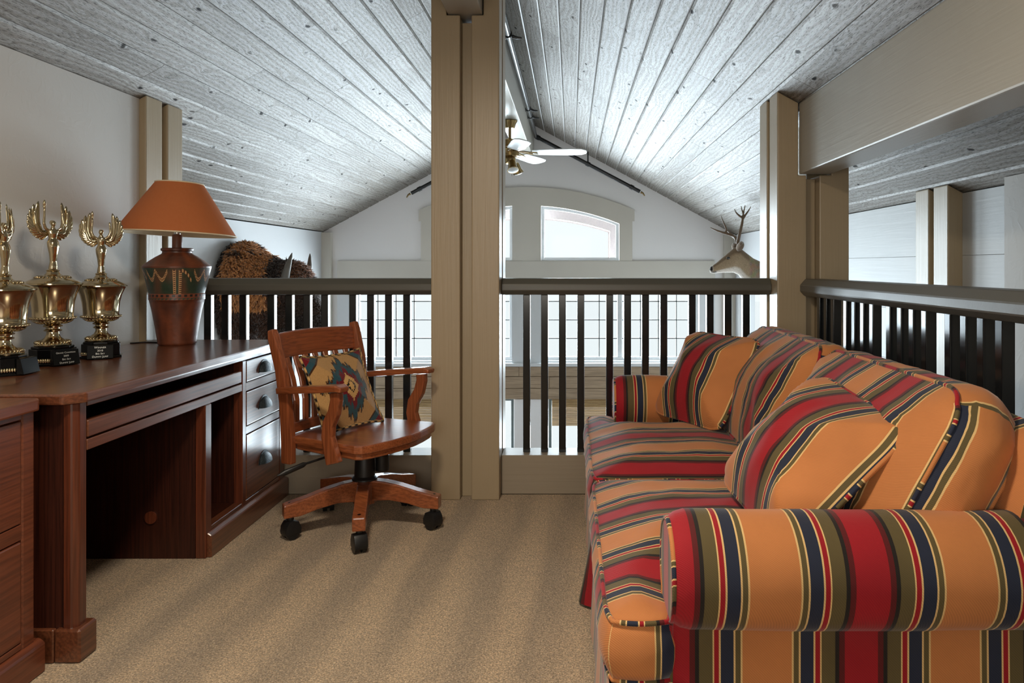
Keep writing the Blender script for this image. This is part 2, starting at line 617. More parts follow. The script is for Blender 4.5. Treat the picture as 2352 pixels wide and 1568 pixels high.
M = {
    'post': m_paint('taupe painted timber', rgb(160, 143, 116), 0.38, True, gs=0.25),
    'beam': m_paint('taupe painted beam', rgb(160, 156, 145), 0.38, True, gs=0.22, axis='y'),
    'beamx': m_paint('taupe painted curb', rgb(150, 138, 120), 0.42, True, gs=0.15, axis='x'),
    'rail': m_paint('dark taupe handrail paint', rgb(84, 82, 75), 0.38, True, gs=0.08, axis='x'),
    'black': m_simple('black gloss baluster paint', rgb(22, 25, 27), 0.16, bs=0.01),
    'ceil': m_ceiling('whitewashed boards'),
    'groove': m_paint('pale lit groove paint', rgb(206, 208, 208), 0.4, False),  # paler chamfers: pooled paint and caught light, both put into the colour
    'dark': m_simple('dark roof deck', rgb(50, 44, 38), 0.9),
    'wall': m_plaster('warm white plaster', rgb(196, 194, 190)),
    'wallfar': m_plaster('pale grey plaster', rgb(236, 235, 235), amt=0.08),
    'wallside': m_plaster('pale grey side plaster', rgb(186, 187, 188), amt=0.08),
    'trim': m_paint('grey trim paint', rgb(202, 198, 188), 0.5, False),
    'wtrim': m_paint('white sash paint', rgb(205, 208, 210), 0.4, False),
    'wboard': m_paint('white painted boards', rgb(188, 190, 190), 0.5, True, gs=0.2, axis='y'),
    'carpet': m_carpet(),
    'stripe': m_stripe('striped twill upholstery'),
    'desk': m_wood('dark stained oak', rgb(66, 34, 22), rgb(124, 72, 46), 'y', 0.30, 2.0, 0.5, 0.06, 0.4, 0.7),
    'deskz': m_wood('dark stained oak upright', rgb(58, 26, 16), rgb(112, 56, 34), 'z', 0.32, 2.0, 0.5, 0.06, 0.4, 0.6),
    'deskin': m_wood('shade darkened oak panel', rgb(36, 16, 11), rgb(70, 32, 20), 'z', 0.4, 1.6, 0.4, 0.05),  # desk oak with shade put into the colour, for near end and insides
    'cab': m_wood('red brown oak', rgb(78, 37, 23), rgb(126, 68, 44), 'y', 0.34, 2.0, 0.5, 0.08, 0.4, 0.4),
    'chair': m_wood('amber stained oak', rgb(108, 52, 28), rgb(168, 96, 57), 'x', 0.28, 1.8, 0.5, 0.06, 0.4, 0.6),
    'chairz': m_wood('amber stained oak upright', rgb(108, 52, 28), rgb(166, 94, 57), 'z', 0.28, 1.8, 0.5, 0.06, 0.4, 0.6),
    'chairy': m_wood('amber stained oak rail', rgb(104, 44, 20), rgb(162, 85, 46), 'y', 0.28, 1.8, 0.5, 0.06, 0.4, 0.6),
    'plastic': m_simple('black plastic', rgb(24, 25, 26), 0.42, bs=0.03),
    'steel': m_simple('dark steel bolt', rgb(70, 66, 62), 0.3, 1.0),
    'pewter': m_simple('hammered pewter pull', rgb(66, 74, 78), 0.42, 1.0, bs=1.0, bscale=330),
    'gold': m_simple('polished gold metal', rgb(204, 188, 154), 0.12, 1.0),
    'tbase': m_simple('black lacquer base', rgb(10, 10, 11), 0.16, spec=0.3),
    'letter': m_simple('engraved silver letters', rgb(190, 190, 186), 0.4, 0.3),
    'brass': m_simple('antique brass', rgb(150, 128, 88), 0.25, 1.0),
    'blade': m_simple('white fan blade', rgb(215, 220, 222), 0.3),
    'chrome': m_simple('bright metal', rgb(200, 200, 198), 0.15, 1.0),
    'pipe': m_simple('dark iron pipe', rgb(58, 60, 62), 0.22, 0.6),
    'lamp': m_attr('painted pottery', 0.38, 0.5, 0.18, 60.0),
    'clay': m_simple('brown clay', rgb(104, 58, 36), 0.45, bs=0.1),
    'kilim': m_attr('kilim weave', 0.95, 0.1, 0.6, 260.0, 0.2),
    'cord': m_simple('twisted cord piping', rgb(60, 46, 34), 0.8),
    'fur': m_attr('bison fur', 0.85, 0.15, 0.5, 60.0, 0.3, 0.3),
    'deer': m_attr('deer hide', 0.85, 0.15, 0.5, 160.0, 0.3, 0.22),
    'horn': m_simple('grey horn', rgb(96, 90, 82), 0.4, bs=0.2),
    'antler': m_simple('brown antler', rgb(104, 84, 64), 0.5, bs=0.4, bscale=80),
    'eye': m_simple('glass eye', rgb(12, 10, 9), 0.05, coat=1.0),
    'bamboo': m_wood('woven bamboo', rgb(148, 118, 78), rgb(216, 186, 138), 'x', 0.6, 3.0),
    'pine': m_wood('weathered pine', rgb(138, 118, 96), rgb(182, 160, 134), 'x', 0.55, 0.8, 0.3, 0.2),
    'porch': m_simple('grey brown porch timber', rgb(200, 186, 182), 0.8),
    'sash': m_simple('dark green sash paint', rgb(74, 84, 84), 0.4),
    'muntin': m_simple('backlit muntin grey', rgb(96, 100, 100), 0.5),  # backlit darkness of the muntins put into their colour
    'whiteground': m_simple('white ground', rgb(250, 252, 252), 0.9),
    'glass': m_glass(),
    'slate': m_simple('blue grey stair carpet', rgb(58, 68, 80), 0.95, bs=0.6, bscale=200),
    'woodfloor': m_wood('great room floor boards', rgb(92, 62, 40), rgb(140, 100, 66), 'y', 0.4),
}
# lamp shade: parchment that lets a little light through
_t = NT('rust lamp shade paper')
_n = _t.n('TexNoise', i_Scale=90.0, i_Detail=3.0)
_t.l(_t.coord((1, 1, 0.2)), _n.inputs[0])
_t.base(_t.mix(_n.outputs[0], rgb(204, 122, 72), rgb(214, 134, 84))).rough(0.7, 0.25)
_tr = _t.n('BsdfTranslucent')
_tr.inputs[0].default_value = rgb(224, 150, 96)
_mx = _t.n('MixShader')
_mx.inputs[0].default_value = 0.35
_t.l(_t.p.outputs[0], _mx.inputs[1])
_t.l(_tr.outputs[0], _mx.inputs[2])
_t.l(_mx.outputs[0], _t.t.nodes['Material Output'].inputs[0])
M['shade'] = _t.m
M['shadein'] = m_simple('cream shade lining', rgb(226, 208, 176), 0.7)

# ------------------------------------------------------------------ the shell
PL, PR = 0.540, 0.545


def zl(a):                       # underside of the left slope at x = -a
    return 1.13 + 1.934 - PL * a


def zr(x):                       # underside of the right slope
    return 1.13 + 1.386 - PR * x


fl = struct(MB().box(-2.0825, 1.36, -1.6, 3.70, -0.30, 0.0).build('floor', M['carpet']))
MB().box(-2.0825, 1.36, 3.70, 3.97, -0.30, -0.002).build('floor_edge', M['beamx'], fl)
struct(MB().box(-3.0, 2.05, 3.2, 8.9, -2.9, -2.75).build('floor_lower', M['woodfloor']))
struct(MB().box(1.362, 1.845, -1.6, 2.2, -2.75, -2.6).build('floor_stairwell', M['woodfloor']))

# left walls (loft side and great-room side)
wl = MB().prism([(-2.24, 0), (-2.0825, 0), (-2.0825, zl(2.0825) - 0.004), (-2.24, zl(2.24) - 0.004)], 'y', -1.6, 3.609).build('wall_left', M['wall'])
struct(wl)
struct(MB().box(-2.86, -2.24, 3.45, 3.609, -2.75, zl(2.86) - 0.01).build('wall_left_return', M['wallfar']))
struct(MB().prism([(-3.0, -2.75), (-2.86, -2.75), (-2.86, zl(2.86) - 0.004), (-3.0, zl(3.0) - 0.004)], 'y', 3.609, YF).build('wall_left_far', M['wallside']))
# right walls: plaster beside the stair, painted boards towards the great room
struct(MB().prism([(1.845, -2.75), (2.05, -2.75), (2.05, zr(2.05) - 0.004), (1.845, zr(1.845) - 0.004)], 'y', -1.6, 3.19).build('wall_right', M['wall']))
wrf = MB()
for xa, ya, yb in ((1.905, 3.191, 3.609), (1.957, 3.609, 3.955), (1.905, 3.955, 5.62)):
    wrf.prism([(xa, -2.75), (2.05, -2.75), (2.05, zr(2.05) - 0.004), (xa, zr(xa) - 0.004)], 'y', ya, yb)
wrf = struct(wrf.build('wall_right_far', M['wallfar']))
z = -0.62
while z < zr(1.885) - 0.01:
    z1 = min(z + 0.30, zr(1.885) - 0.006)
    for ya, yb in ((3.191, 3.609), (3.957, 5.60)):
        MB().box(1.885, 1.904, ya, yb, z + 0.0005, z1 - 0.0005).build('board', M['wboard'], wrf, 0.001, 1)
    z += 0.30
# right wall around the side window (Y 5.7 .. 8.35)
wr2 = MB()
wr2.box(1.88, 2.05, 5.621, 5.72, -2.75, 1.48)
wr2.box(1.88, 2.05, 8.35, YF, -2.75, 1.48)
wr2.box(1.88, 2.05, 5.72, 8.35, -2.75, 0.0)
wr2.box(1.88, 2.05, 5.72, 8.35, 0.92, 1.48)
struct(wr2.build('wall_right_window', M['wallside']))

# rear wall of the loft; its unseen window opening is added for the fill
rw = [(-2.24, 0), (1.845, 0), (1.845, zr(1.845) - 0.02), (RX, 2.70), (-2.24, zl(2.24) - 0.02)]
struct(link('wall_back', poly_holes(rw, [[(-1.1, 0.8), (0.5, 0.8), (0.5, 1.9), (-1.1, 1.9)]], -1.75, -1.6), M['wall']))
wb = MB()
for a in (-1.1, -0.33, 0.44):
    wb.box(a, a + 0.06, -1.70, -1.64, 0.8, 1.9)
wb.box(-1.1, 0.5, -1.70, -1.64, 0.8, 0.86)
wb.box(-1.1, 0.5, -1.70, -1.64, 1.84, 1.9)
struct(wb.build('window_fill', M['wtrim'], bevel=0.004))  # added window frame for the rear fill, never in view

# ---------------- far gable wall
U = YF / 1720.0


def arc(R, apex, xa, xb, n=14):
    return [(RX + xa + (xb - xa) * i / n, apex - (R - math.sqrt(R * R - (xa + (xb - xa) * i / n) ** 2))) for i in range(n + 1)]


wz0, wz1 = 0.034, 0.964
lowR = (RX + 0.171, RX + 1.985)
lowL = (RX - 1.985, RX - 0.171)
gz0, gz1 = -2.05, -0.405
R_w = 2.813
upR = [(RX + 0.166, 1.19), (RX + 1.066, 1.19)] + list(reversed(arc(R_w, 1.823, 0.166, 1.066)))
upL = [(2 * RX - x, z_) for x, z_ in reversed(upR)]
rect = lambda x0, x1, z0, z1: [(x0, z0), (x1, z0), (x1, z1), (x0, z1)]
outer = [(-2.86, -2.75), (1.88, -2.75), (1.88, zr(1.88) + 0.027), (RX, zr(RX) + 0.027), (-2.86, zl(2.86) + 0.027)]
holes = [rect(*lowR, wz0, wz1), rect(*lowL, wz0, wz1), upR, upL,
         rect(lowR[0] + 0.08, lowR[1], gz0, gz1), rect(lowL[0], lowL[1] + 0.02, gz0, gz1)]
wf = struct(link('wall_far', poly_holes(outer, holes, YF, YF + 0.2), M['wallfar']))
# grey surround of the arched upper windows with its stepped shoulders, and the band above the lower windows
hw = 1.2417
sur = [(RX - hw + 0.025, 1.185), (RX + hw - 0.025, 1.185), (RX + hw - 0.025, 1.643), (RX + hw, 1.643)] + \
      list(reversed(arc(3.027, 2.035, -hw, hw, 28))) + [(RX - hw, 1.643), (RX - hw + 0.025, 1.643)]
inset = 0.0
t1 = struct(link('trim_1', poly_holes(sur, [upR, upL], YF - 0.035, YF - 0.001), M['trim']))
t2 = MB()
struct(MB().box(-2.69, 1.655, YF - 0.04, YF - 0.001, 0.966, 1.184).build('trim_6', M['trim']))
t2.box(-2.69, lowL[0] - 0.003, YF - 0.035, YF - 0.001, -0.02, 0.965)
t2.box(lowR[1] + 0.003, 1.655, YF - 0.035, YF - 0.001, -0.02, 0.965)
t2.box(lowL[1] + 0.003, lowR[0] - 0.003, YF - 0.035, YF - 0.001, -0.02, 0.965)
struct(t2.build('trim_2', M['wtrim']))
struct(MB().box(-2.86, -2.755, YF - 0.08, YF - 0.001, -2.75, zl(2.86) - 0.01).build('trim_3', M['trim']))
struct(MB().box(1.755, 1.88, YF - 0.08, YF - 0.001, -2.75, zr(1.88) - 0.01).build('trim_4', M['trim']))
struct(MB().box(-2.69, 1.655, YF - 0.075, YF - 0.001, -0.026, 0.012).build('trim_5', M['wtrim'], bevel=0.004))
# pine band between the storeys: three courses of boards
zb = [-0.403, -0.278, -0.142, -0.028]
for i in range(3):
    xs = [-2.75, -1.9 + 0.5 * i, 0.1 - 0.35 * i, 1.15 + 0.2 * i, 1.75]
    for a, b in zip(xs[:-1], xs[1:]):
        MB().box(a + 0.001, b - 0.001, YF - 0.06, YF - 0.002, zb[i] + 0.002, zb[i + 1] - 0.002).build('plank', M['pine'], wf, 0.004, 1)
MB().box(lowL[1] + 0.03, lowR[0] + 0.07, YF - 0.035, YF - 0.002, -2.7, zb[0] - 0.004).build('pillar_panel', M['wallfar'], wf)


def grid_window(name, x0, x1, z0, z1, mat, cols, rows, sashes, y=YF + 0.06):
    fr = MB()
    t = 0.035
    fr.box(x0, x1, y, y + 0.06, z0, z0 + t).box(x0, x1, y, y + 0.06, z1 - t, z1)
    fr.box(x0, x0 + t, y, y + 0.06, z0 + t, z1 - t).box(x1 - t, x1, y, y + 0.06, z0 + t, z1 - t)
    w = (x1 - x0 - 2 * t) / sashes
    for i in range(1, sashes):
        xm = x0 + t + w * i
        fr.box(xm - 0.028, xm + 0.028, y, y + 0.06, z0 + t, z1 - t)
    root = struct(fr.build(name, mat, bevel=0.004))
    gw, gh = None, (z1 - z0 - 2 * t) / rows
    pane = None
    for i in range(sashes):
        a = x0 + t + w * i + (0.028 if i else 0)
        b = x0 + t + w * (i + 1) - (0.028 if i < sashes - 1 else 0)
        gw = (b - a) / cols
        for r in range(1, rows):
            MB().box(a, b, y + 0.022, y + 0.036, z0 + t + gh * r - 0.006, z0 + t + gh * r + 0.006).build('muntin', M['muntin'], root)
        for k in range(1, cols):
            MB().box(a + gw * k - 0.006, a + gw * k + 0.006, y + 0.022, y + 0.036, z0 + t, z1 - t).build('muntin', M['muntin'], root)
        for k in range(cols):
            for r in range(rows):
                if pane is None:
                    pane = MB().box(0, gw, 0, 0.004, 0, gh).build('pane', M['glass'], root, local=True)
                    p = pane
                else:
                    p = copy_part(pane, root)
                p.location = (a + gw * k, y + 0.027, z0 + t + gh * r)
    return root


grid_window('window_1', lowL[0], lowL[1], wz0, wz1, M['wtrim'], 4, 4, 2)
grid_window('window_2', lowR[0], lowR[1], wz0, wz1, M['wtrim'], 4, 4, 2)
grid_window('window_6', lowL[0], lowL[1] + 0.02, gz0, gz1, M['sash'], 1, 1, 2)
grid_window('window_7', lowR[0] + 0.08, lowR[1], gz0, gz1, M['sash'], 1, 1, 2)


def shrink(poly, d):
    cx = sum(p[0] for p in poly) / len(poly)
    cz = sum(p[1] for p in poly) / len(poly)
    x0, x1 = min(p[0] for p in poly), max(p[0] for p in poly)
    z0, z1 = min(p[1] for p in poly), max(p[1] for p in poly)
    sx_ = (x1 - x0 - 2 * d) / (x1 - x0)
    sz_ = (z1 - z0 - 2 * d) / (z1 - z0)
    return [((x0 + x1) / 2 + (x - (x0 + x1) / 2) * sx_, (z0 + z1) / 2 + (zz - (z0 + z1) / 2) * sz_) for x, zz in poly]


for nm, pl in (('window_3', upL), ('window_4', upR)):
    wn = struct(link(nm, poly_holes(pl, [shrink(pl, 0.035)], YF + 0.05, YF + 0.11), M['wtrim']))
    link('pane', poly_holes(shrink(pl, 0.03), [], YF + 0.078, YF + 0.082), M['glass'], wn)
# side window
sw = MB()
for ya, yb, za, zb_ in ((5.72, 8.35, 0.0, 0.04), (5.72, 8.35, 0.88, 0.92), (5.72, 5.76, 0.04, 0.88), (8.31, 8.35, 0.04, 0.88), (7.0, 7.06, 0.04, 0.88)):
    sw.box(1.93, 1.99, ya, yb, za, zb_)
sw = struct(sw.build('window_8', M['wtrim'], bevel=0.004))
MB().box(1.958, 1.962, 5.76, 7.0, 0.04, 0.88).build('pane', M['glass'], sw)
MB().box(1.958, 1.962, 7.06, 8.31, 0.04, 0.88).build('pane', M['glass'], sw)

# outside: plain white ground and the timber arch of the porch roof beyond the upper windows
struct(MB().box(-40, 40, 9.2, 90, -3.3, -3.2).build('ground_outside', M['whiteground']))
pf = [(RX - 1.28, 0.9), (RX + 1.28, 0.9)] + list(reversed(arc(3.2, 2.02, -1.28, 1.28, 24)))
ph = [(RX - 0.97, 0.92), (RX + 0.97, 0.92)] + list(reversed(arc(3.0, 1.70, -0.97, 0.97, 24)))
tag(link('porch_arch', poly_holes(pf, [ph], YF + 0.201, 9.25), M['porch']), 'brown timber porch arch outside the arched gable windows', 'porch arch')

# bamboo roman shades in the lower storey windows
for nm, xa, xb, lb in (('l', lowL[0] + 0.03, lowL[1] - 0.08, 'woven bamboo shade half drawn behind the desk chair in lower window'),
                       ('r', lowR[0] + 0.12, lowR[1] - 0.03, 'woven bamboo shade half drawn in lower window beyond the sofa')):
    r_ = thing('bamboo_shade', lb, 'shade', (xa, YF - 0.06, gz1))
    m = MB()
    k = 0
    zz = gz1 - 0.01
    while zz > gz1 - 0.32:
        m.tube([(xa, YF + 0.012, zz), ((xa + xb) / 2, YF + 0.012 + random.uniform(-.002, .002), zz), (xb, YF + 0.012, zz)], 0.006, 5)
        zz -= 0.0125
    o_ = m.build('slats', M['bamboo'], r_, smooth=60)
    o_['kind'] = 'stuff'
    MB().box(xa, xb, YF + 0.02, YF + 0.03, gz1 - 0.10, gz1 - 0.005).build('valance', M['bamboo'], r_)

# ---------------- ceiling: two slopes of tongue and groove boards
Y0 = -1.6


def slope_ceiling(side):
    if side == 'l':
        bk = MB().prism([(-0.60, zl(0.60) + 0.03), (-0.60, zl(0.60) + 0.10), (-3.0, zl(3.0) + 0.10), (-3.0, zl(3.0) + 0.03)], 'y', Y0, YF + 0.2)
    else:
        bk = MB().prism([(-0.428, zr(-0.428) + 0.03), (-0.428, zr(-0.428) + 0.10), (2.06, zr(2.06) + 0.10), (2.06, zr(2.06) + 0.03)], 'y', Y0, YF + 0.2)
    root = struct(bk.build('ceiling', M['dark']))
    rr = random.Random(5 if side == 'l' else 9)
    if side == 'l':
        edges = [0.8435 + 0.1145 * k for k in range(-3, 19)]
        edges = [0.598] + [e for e in edges if e > 0.61] + []
        fz, sg = zl, -1
    else:
        edges = [-0.4275] + [0.0468 + 0.1175 * k for k in range(-4, 16)] + [1.902]
        fz, sg = zr, 1
    for a, b in zip(edges[:-1], edges[1:]):
        if side == 'l' and a > 2.86:
            continue
        if side == 'l':
            b = min(b, 2.858)
        ys = Y0
        if side == 'l' and b > 2.09:
            ys = 3.62 if a > 2.05 else Y0
        cuts = [ys]
        while True:
            nx = cuts[-1] + rr.uniform(1.7, 4.2)
            if nx > YF - 0.9:
                break
            cuts.append(nx)
        cuts.append(YF)
        g = 0.0012
        cb = 0.007
        th = 0.02
        pts = []
        for q, dz in ((a + g, cb), (a + g + cb, 0), (b - g - cb, 0), (b - g, cb), (b - g, th), (a + g, th)):
            pts.append((sg * q, fz(q) + dz))
        for y0_, y1_ in zip(cuts[:-1], cuts[1:]):
            ym = (y0_ + y1_) / 2
            xm, zm = sg * (a + b) / 2, fz((a + b) / 2)
            m = MB().prism([(p - xm, q - zm) for p, q in pts], 'y', y0_ - ym + 0.0012, y1_ - ym - 0.0012)
            o_ = m.build('plank', M['ceil'], root, local=True)
            o_.location = (xm, ym, zm)
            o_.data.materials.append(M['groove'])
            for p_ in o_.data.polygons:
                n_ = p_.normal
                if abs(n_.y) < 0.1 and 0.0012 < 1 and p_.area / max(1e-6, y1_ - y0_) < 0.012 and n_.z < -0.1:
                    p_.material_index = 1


slope_ceiling('l')
slope_ceiling('r')
tag(MB().prism([(-0.597, 2.344), (-0.4285, 2.344), (-0.4285, 2.772), (RX, 2.82), (-0.597, 2.772)], 'y', Y0, YF - 0.002).build('ridge_beam', M['beam'], bevel=0.006),
    'deep taupe ridge beam running along the peak of the board ceiling', 'beam')
tag(MB().prism([(1.1006, 1.571), (1.25, 1.571), (1.25, zr(1.25) - 0.002), (1.1006, zr(1.1006) - 0.002)], 'y', Y0, 3.62).build('side_beam', M['beam'], bevel=0.007),
    'thick taupe painted beam running from the corner post beside the stair opening', 'beam')

# ---------------- posts
Y1, Y2, Y3, Y4 = 3.61, 3.755, 3.805, 3.95


def member(root, pts, ya, yb, nm='post_member'):
    return MB().prism(pts, 'y', ya, yb).build(nm, M['post'], root, 0.006, 2)


cp = thing('timber_post', 'tall taupe clustered timber post carrying the ridge beam between the two front railings', 'post', (-0.512, 3.78, 0))
lm = [(-0.676, 0), (-0.536, 0), (-0.536, 2.338), (-0.602, 2.338), (-0.602, zl(0.602) - 0.006), (-0.676, zl(0.676) - 0.006)]
rm = [(-0.481, 0), (-0.347, 0), (-0.347, zr(-0.347) - 0.006), (-0.4235, zr(-0.4235) - 0.006), (-0.4235, 2.338), (-0.481, 2.338)]
for ya, yb in ((Y1, Y2), (Y3, Y4)):
    member(cp, lm, ya, yb)
    member(cp, rm, ya, yb)
MB().box(-0.5355, -0.4815, 3.672, 3.888, 0, 2.32).build('spacer', M['post'], cp, 0.003, 1)
for a, b in ((-0.62, -0.56), (-0.46, -0.40)):
    MB().box(a, b, Y2 + 0.0005, Y3 - 0.0005, 0, 2.32).build('spacer', M['post'], cp, 0.002, 1)

rp = thing('timber_post', 'taupe clustered corner post where the front and side railings meet', 'post', (1.165, 3.78, 0))
member(rp, [(0.994, 0), (1.134, 0), (1.134, 1.566), (1.0955, 1.566), (1.0955, zr(1.0955) - 0.004), (0.994, zr(0.994) - 0.004)], Y1, Y2)
member(rp, [(1.197, 0), (1.34, 0), (1.34, zr(1.34) - 0.004), (1.2545, zr(1.2545) - 0.004), (1.2545, 1.566), (1.197, 1.566)], Y1, Y2)
member(rp, [(0.994, 0), (1.134, 0), (1.134, zr(1.134) - 0.004), (0.994, zr(0.994) - 0.004)], Y3, Y4)
member(rp, [(1.197, 0), (1.34, 0), (1.34, zr(1.34) - 0.004), (1.197, zr(1.197) - 0.004)], Y3, Y4)
MB().box(1.1345, 1.1965, 3.672, 3.888, 0, 1.555).build('spacer', M['post'], rp, 0.003, 1)
for a, b in ((1.03, 1.10), (1.23, 1.30)):
    MB().box(a, b, Y2 + 0.0005, Y3 - 0.0005, 0, 1.55).build('spacer', M['post'], rp, 0.002, 1)

lp = thing('timber_post', 'pale taupe double post against the left wall behind the table lamp', 'post', (-2.12, 3.78, 0))
for ya, yb in ((Y1, Y2), (Y3, Y4)):
    member(lp, [(-2.19, 0), (-2.05, 0), (-2.05, zl(2.05) - 0.005), (-2.19, zl(2.19) - 0.005)], ya, yb)
MB().box(-2.19, -2.085, Y2 + 0.0005, Y3 - 0.0005, 0, 1.85).build('spacer', M['post'], lp)
wp = thing('timber_post', 'pale taupe double post against the right wall beyond the side railing', 'post', (1.86, 3.78, -2.75))
for ya, yb in ((Y1, Y2), (Y3, Y4)):
    member(wp, [(1.8155, -2.75), (1.955, -2.75), (1.955, zr(1.955) - 0.005), (1.8155, zr(1.8155) - 0.005)], ya, yb)
MB().box(1.85, 1.955, Y2 + 0.0005, Y3 - 0.0005, -2.75, 1.4).build('spacer', M['post'], wp)

# ---------------- railings
ZT, ZB = 1.067, 0.985
prof = [(-0.05, ZB), (0.05, ZB), (0.07, ZB + 0.022), (0.07, ZT - 0.03), (0.044, ZT), (-0.044, ZT), (-0.07, ZT - 0.03), (-0.07, ZB + 0.022)]


def front_rail(label, x0, x1, centres):
    r = thing('railing', label, 'railing', ((x0 + x1) / 2, 3.78, 0))
    MB().prism([(3.78 + p, q) for p, q in prof], 'x', x0, x1).build('handrail', M['rail'], r, 0.003, 1)
    MB().box(x0, x1, 3.702, 3.86, 0.0, 0.193).build('curb', M['beamx'], r, 0.004, 1)
    b0 = None
    for cx in centres:
        if b0 is None:
            b0 = MB().box(-0.0178, 0.0178, -0.0178, 0.0178, 0.1935, ZB - 0.0005).build('baluster', M['black'], r, 0.003, 2, local=True)
            b = b0
        else:
            b = copy_part(b0, r)
        b.location = (cx - r.location.x, 0, 0)
    return r


kx = 3.78 / 1720
front_rail('black baluster railing with dark taupe handrail behind the desk and swivel chair', -2.0495, -0.6765,
           [(p - 1312) * kx for p in (398, 439, 480, 520, 561, 625, 666, 707, 748, 812, 853, 894, 935.5)])
front_rail('black baluster railing with dark taupe handrail between the tall post and corner post', -0.3465, 0.9935,
           [(p - 1312) * kx for p in (1210, 1251, 1292, 1334, 1400, 1441, 1482, 1524, 1589, 1630, 1671, 1712.5)])
sr = thing('railing', 'black baluster railing running behind the striped sofa along the stair', 'railing', (1.17, 1.5, 0))
m = MB().prism([(1.172 + p, q) for p, q in prof], 'y', -1.55, 3.6095)
m.build('handrail', M['rail'], sr, 0.003, 1)
MB().box(1.10, 1.25, -1.55, 3.6095, 0.0, 0.193).build('curb', M['beam'], sr, 0.004, 1)
b0 = None
for g in range(9):
    for k in range(4):
        cy = 3.61 - 0.43 * g - 0.092 * k - 0.024
        if cy > 3.58 or cy < -1.5:
            continue
        if b0 is None:
            b0 = MB().box(-0.0178, 0.0178, -0.0178, 0.0178, 0.1935, ZB - 0.0005).build('baluster', M['black'], sr, 0.003, 2, local=True)
            b = b0
        else:
            b = copy_part(b0, sr)
        b.location = (0, cy - 1.5, 0)
# carpeted stair landing beside the wall behind the side railing
tag(MB().box(1.39, 1.843, 1.2, 3.02, -2.6, 0.50).build('stair_landing', M['slate'], bevel=0.02), 'blue grey carpeted stair landing beyond the side railing', 'stair')

# ------------------------------------------------------------------ desk
dk = thing('desk', 'dark stained oak desk with open knee space and three drawers against the left wall', 'desk', (-1.73, 2.9, 0))
ZD = 0.769
MB().prism([(-2.046, 2.10), (-1.43, 2.10), (-1.387, 2.143), (-1.387, 3.63), (-1.41, 3.665), (-2.046, 3.665)], 'z', 0.738, ZD).build('top', M['desk'], dk, 0.006, 2)
MB().box(-2.045, -1.452, 2.142, 2.165, 0.0, 0.737).build('end_panel', M['deskin'], dk, 0.002, 1)  # near end in shade: darker oak than the far end
MB().box(-2.045, -1.452, 3.652, 3.675, 0.0, 0.737).build('end_panel', M['deskz'], dk, 0.002, 1)
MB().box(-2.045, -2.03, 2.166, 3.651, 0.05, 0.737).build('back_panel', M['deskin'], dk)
MB().prism([(-1.45, 2.135), (-1.425, 2.135), (-1.412, 2.15), (-1.412, 2.183), (-1.45, 2.183)], 'z', 0, 0.737).build('leg', M['deskz'], dk, 0.003, 1)
MB().box(-1.45, -1.41, 3.62, 3.676, 0.0, 0.737).build('stile', M['deskz'], dk, 0.003, 1)
MB().box(-1.45, -1.41, 2.887, 2.936, 0.0, 0.5915).build('stile', M['deskz'], dk, 0.003, 1)
MB().box(-1.45, -1.41, 3.212, 3.247, 0.0, 0.7205).build('stile', M['deskz'], dk, 0.003, 1)
MB().box(-1.45, -1.411, 2.1835, 3.6195, 0.721, 0.737).build('rail', M['desk'], dk, 0.002, 1)
MB().box(-1.45, -1.411, 2.1835, 3.2115, 0.592, 0.6235).build('rail', M['desk'], dk, 0.002, 1)
for za, zb_ in ((0.624, 0.640), (0.434, 0.582), (0.06, 0.1)):
    pass
for za, zb_ in ((0.5845, 0.6215), (0.3975, 0.4315), (0.0955, 0.1125)):
    MB().box(-1.45, -1.4115, 3.2475, 3.6195, za, zb_).build('rail', M['desk'], dk, 0.002, 1)
MB().box(-1.45, -1.411, 2.9365, 3.2115, 0.0955, 0.1125).build('rail', M['desk'], dk, 0.002, 1)
kd = MB().box(-1.436, -1.4115, 2.188, 3.207, 0.629, 0.679).build('keyboard_drawer', M['desk'], dk, 0.003, 1)
MB().box(-1.90, -1.437, 2.20, 3.20, 0.632, 0.645).build('tray', M['deskin'], kd)
MB().box(-2.03, -1.451, 2.889, 2.909, 0.0, 0.625).build('pedestal_side', M['deskin'], dk)  # knee-space shade carried by the darker oak
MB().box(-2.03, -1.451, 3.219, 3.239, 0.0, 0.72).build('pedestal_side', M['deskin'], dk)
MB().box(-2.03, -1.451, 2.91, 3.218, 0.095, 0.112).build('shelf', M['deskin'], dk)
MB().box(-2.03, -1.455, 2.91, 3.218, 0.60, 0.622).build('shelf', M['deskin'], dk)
MB().prism([(-1.43, 0), (-1.393, 0), (-1.393, 0.085), (-1.408, 0.095), (-1.43, 0.095)], 'y', 2.90, 3.688).build('plinth', M['desk'], dk, 0.003, 1)
MB().prism([(-1.47, 2.125), (-1.395, 2.125), (-1.395, 2.206), (-1.47, 2.206)], 'z', 0, 0.096).build('plinth_block', M['desk'], dk, 0.006, 1)
MB().box(-2.045, -1.4705, 2.125, 2.1415, 0, 0.096).build('plinth', M['desk'], dk, 0.003, 1)
MB().tube([(-1.62, 2.888, 0.16), (-1.62, 2.882, 0.16)], 0.024, 20).build('plug', M['deskz'], dk, smooth=40)


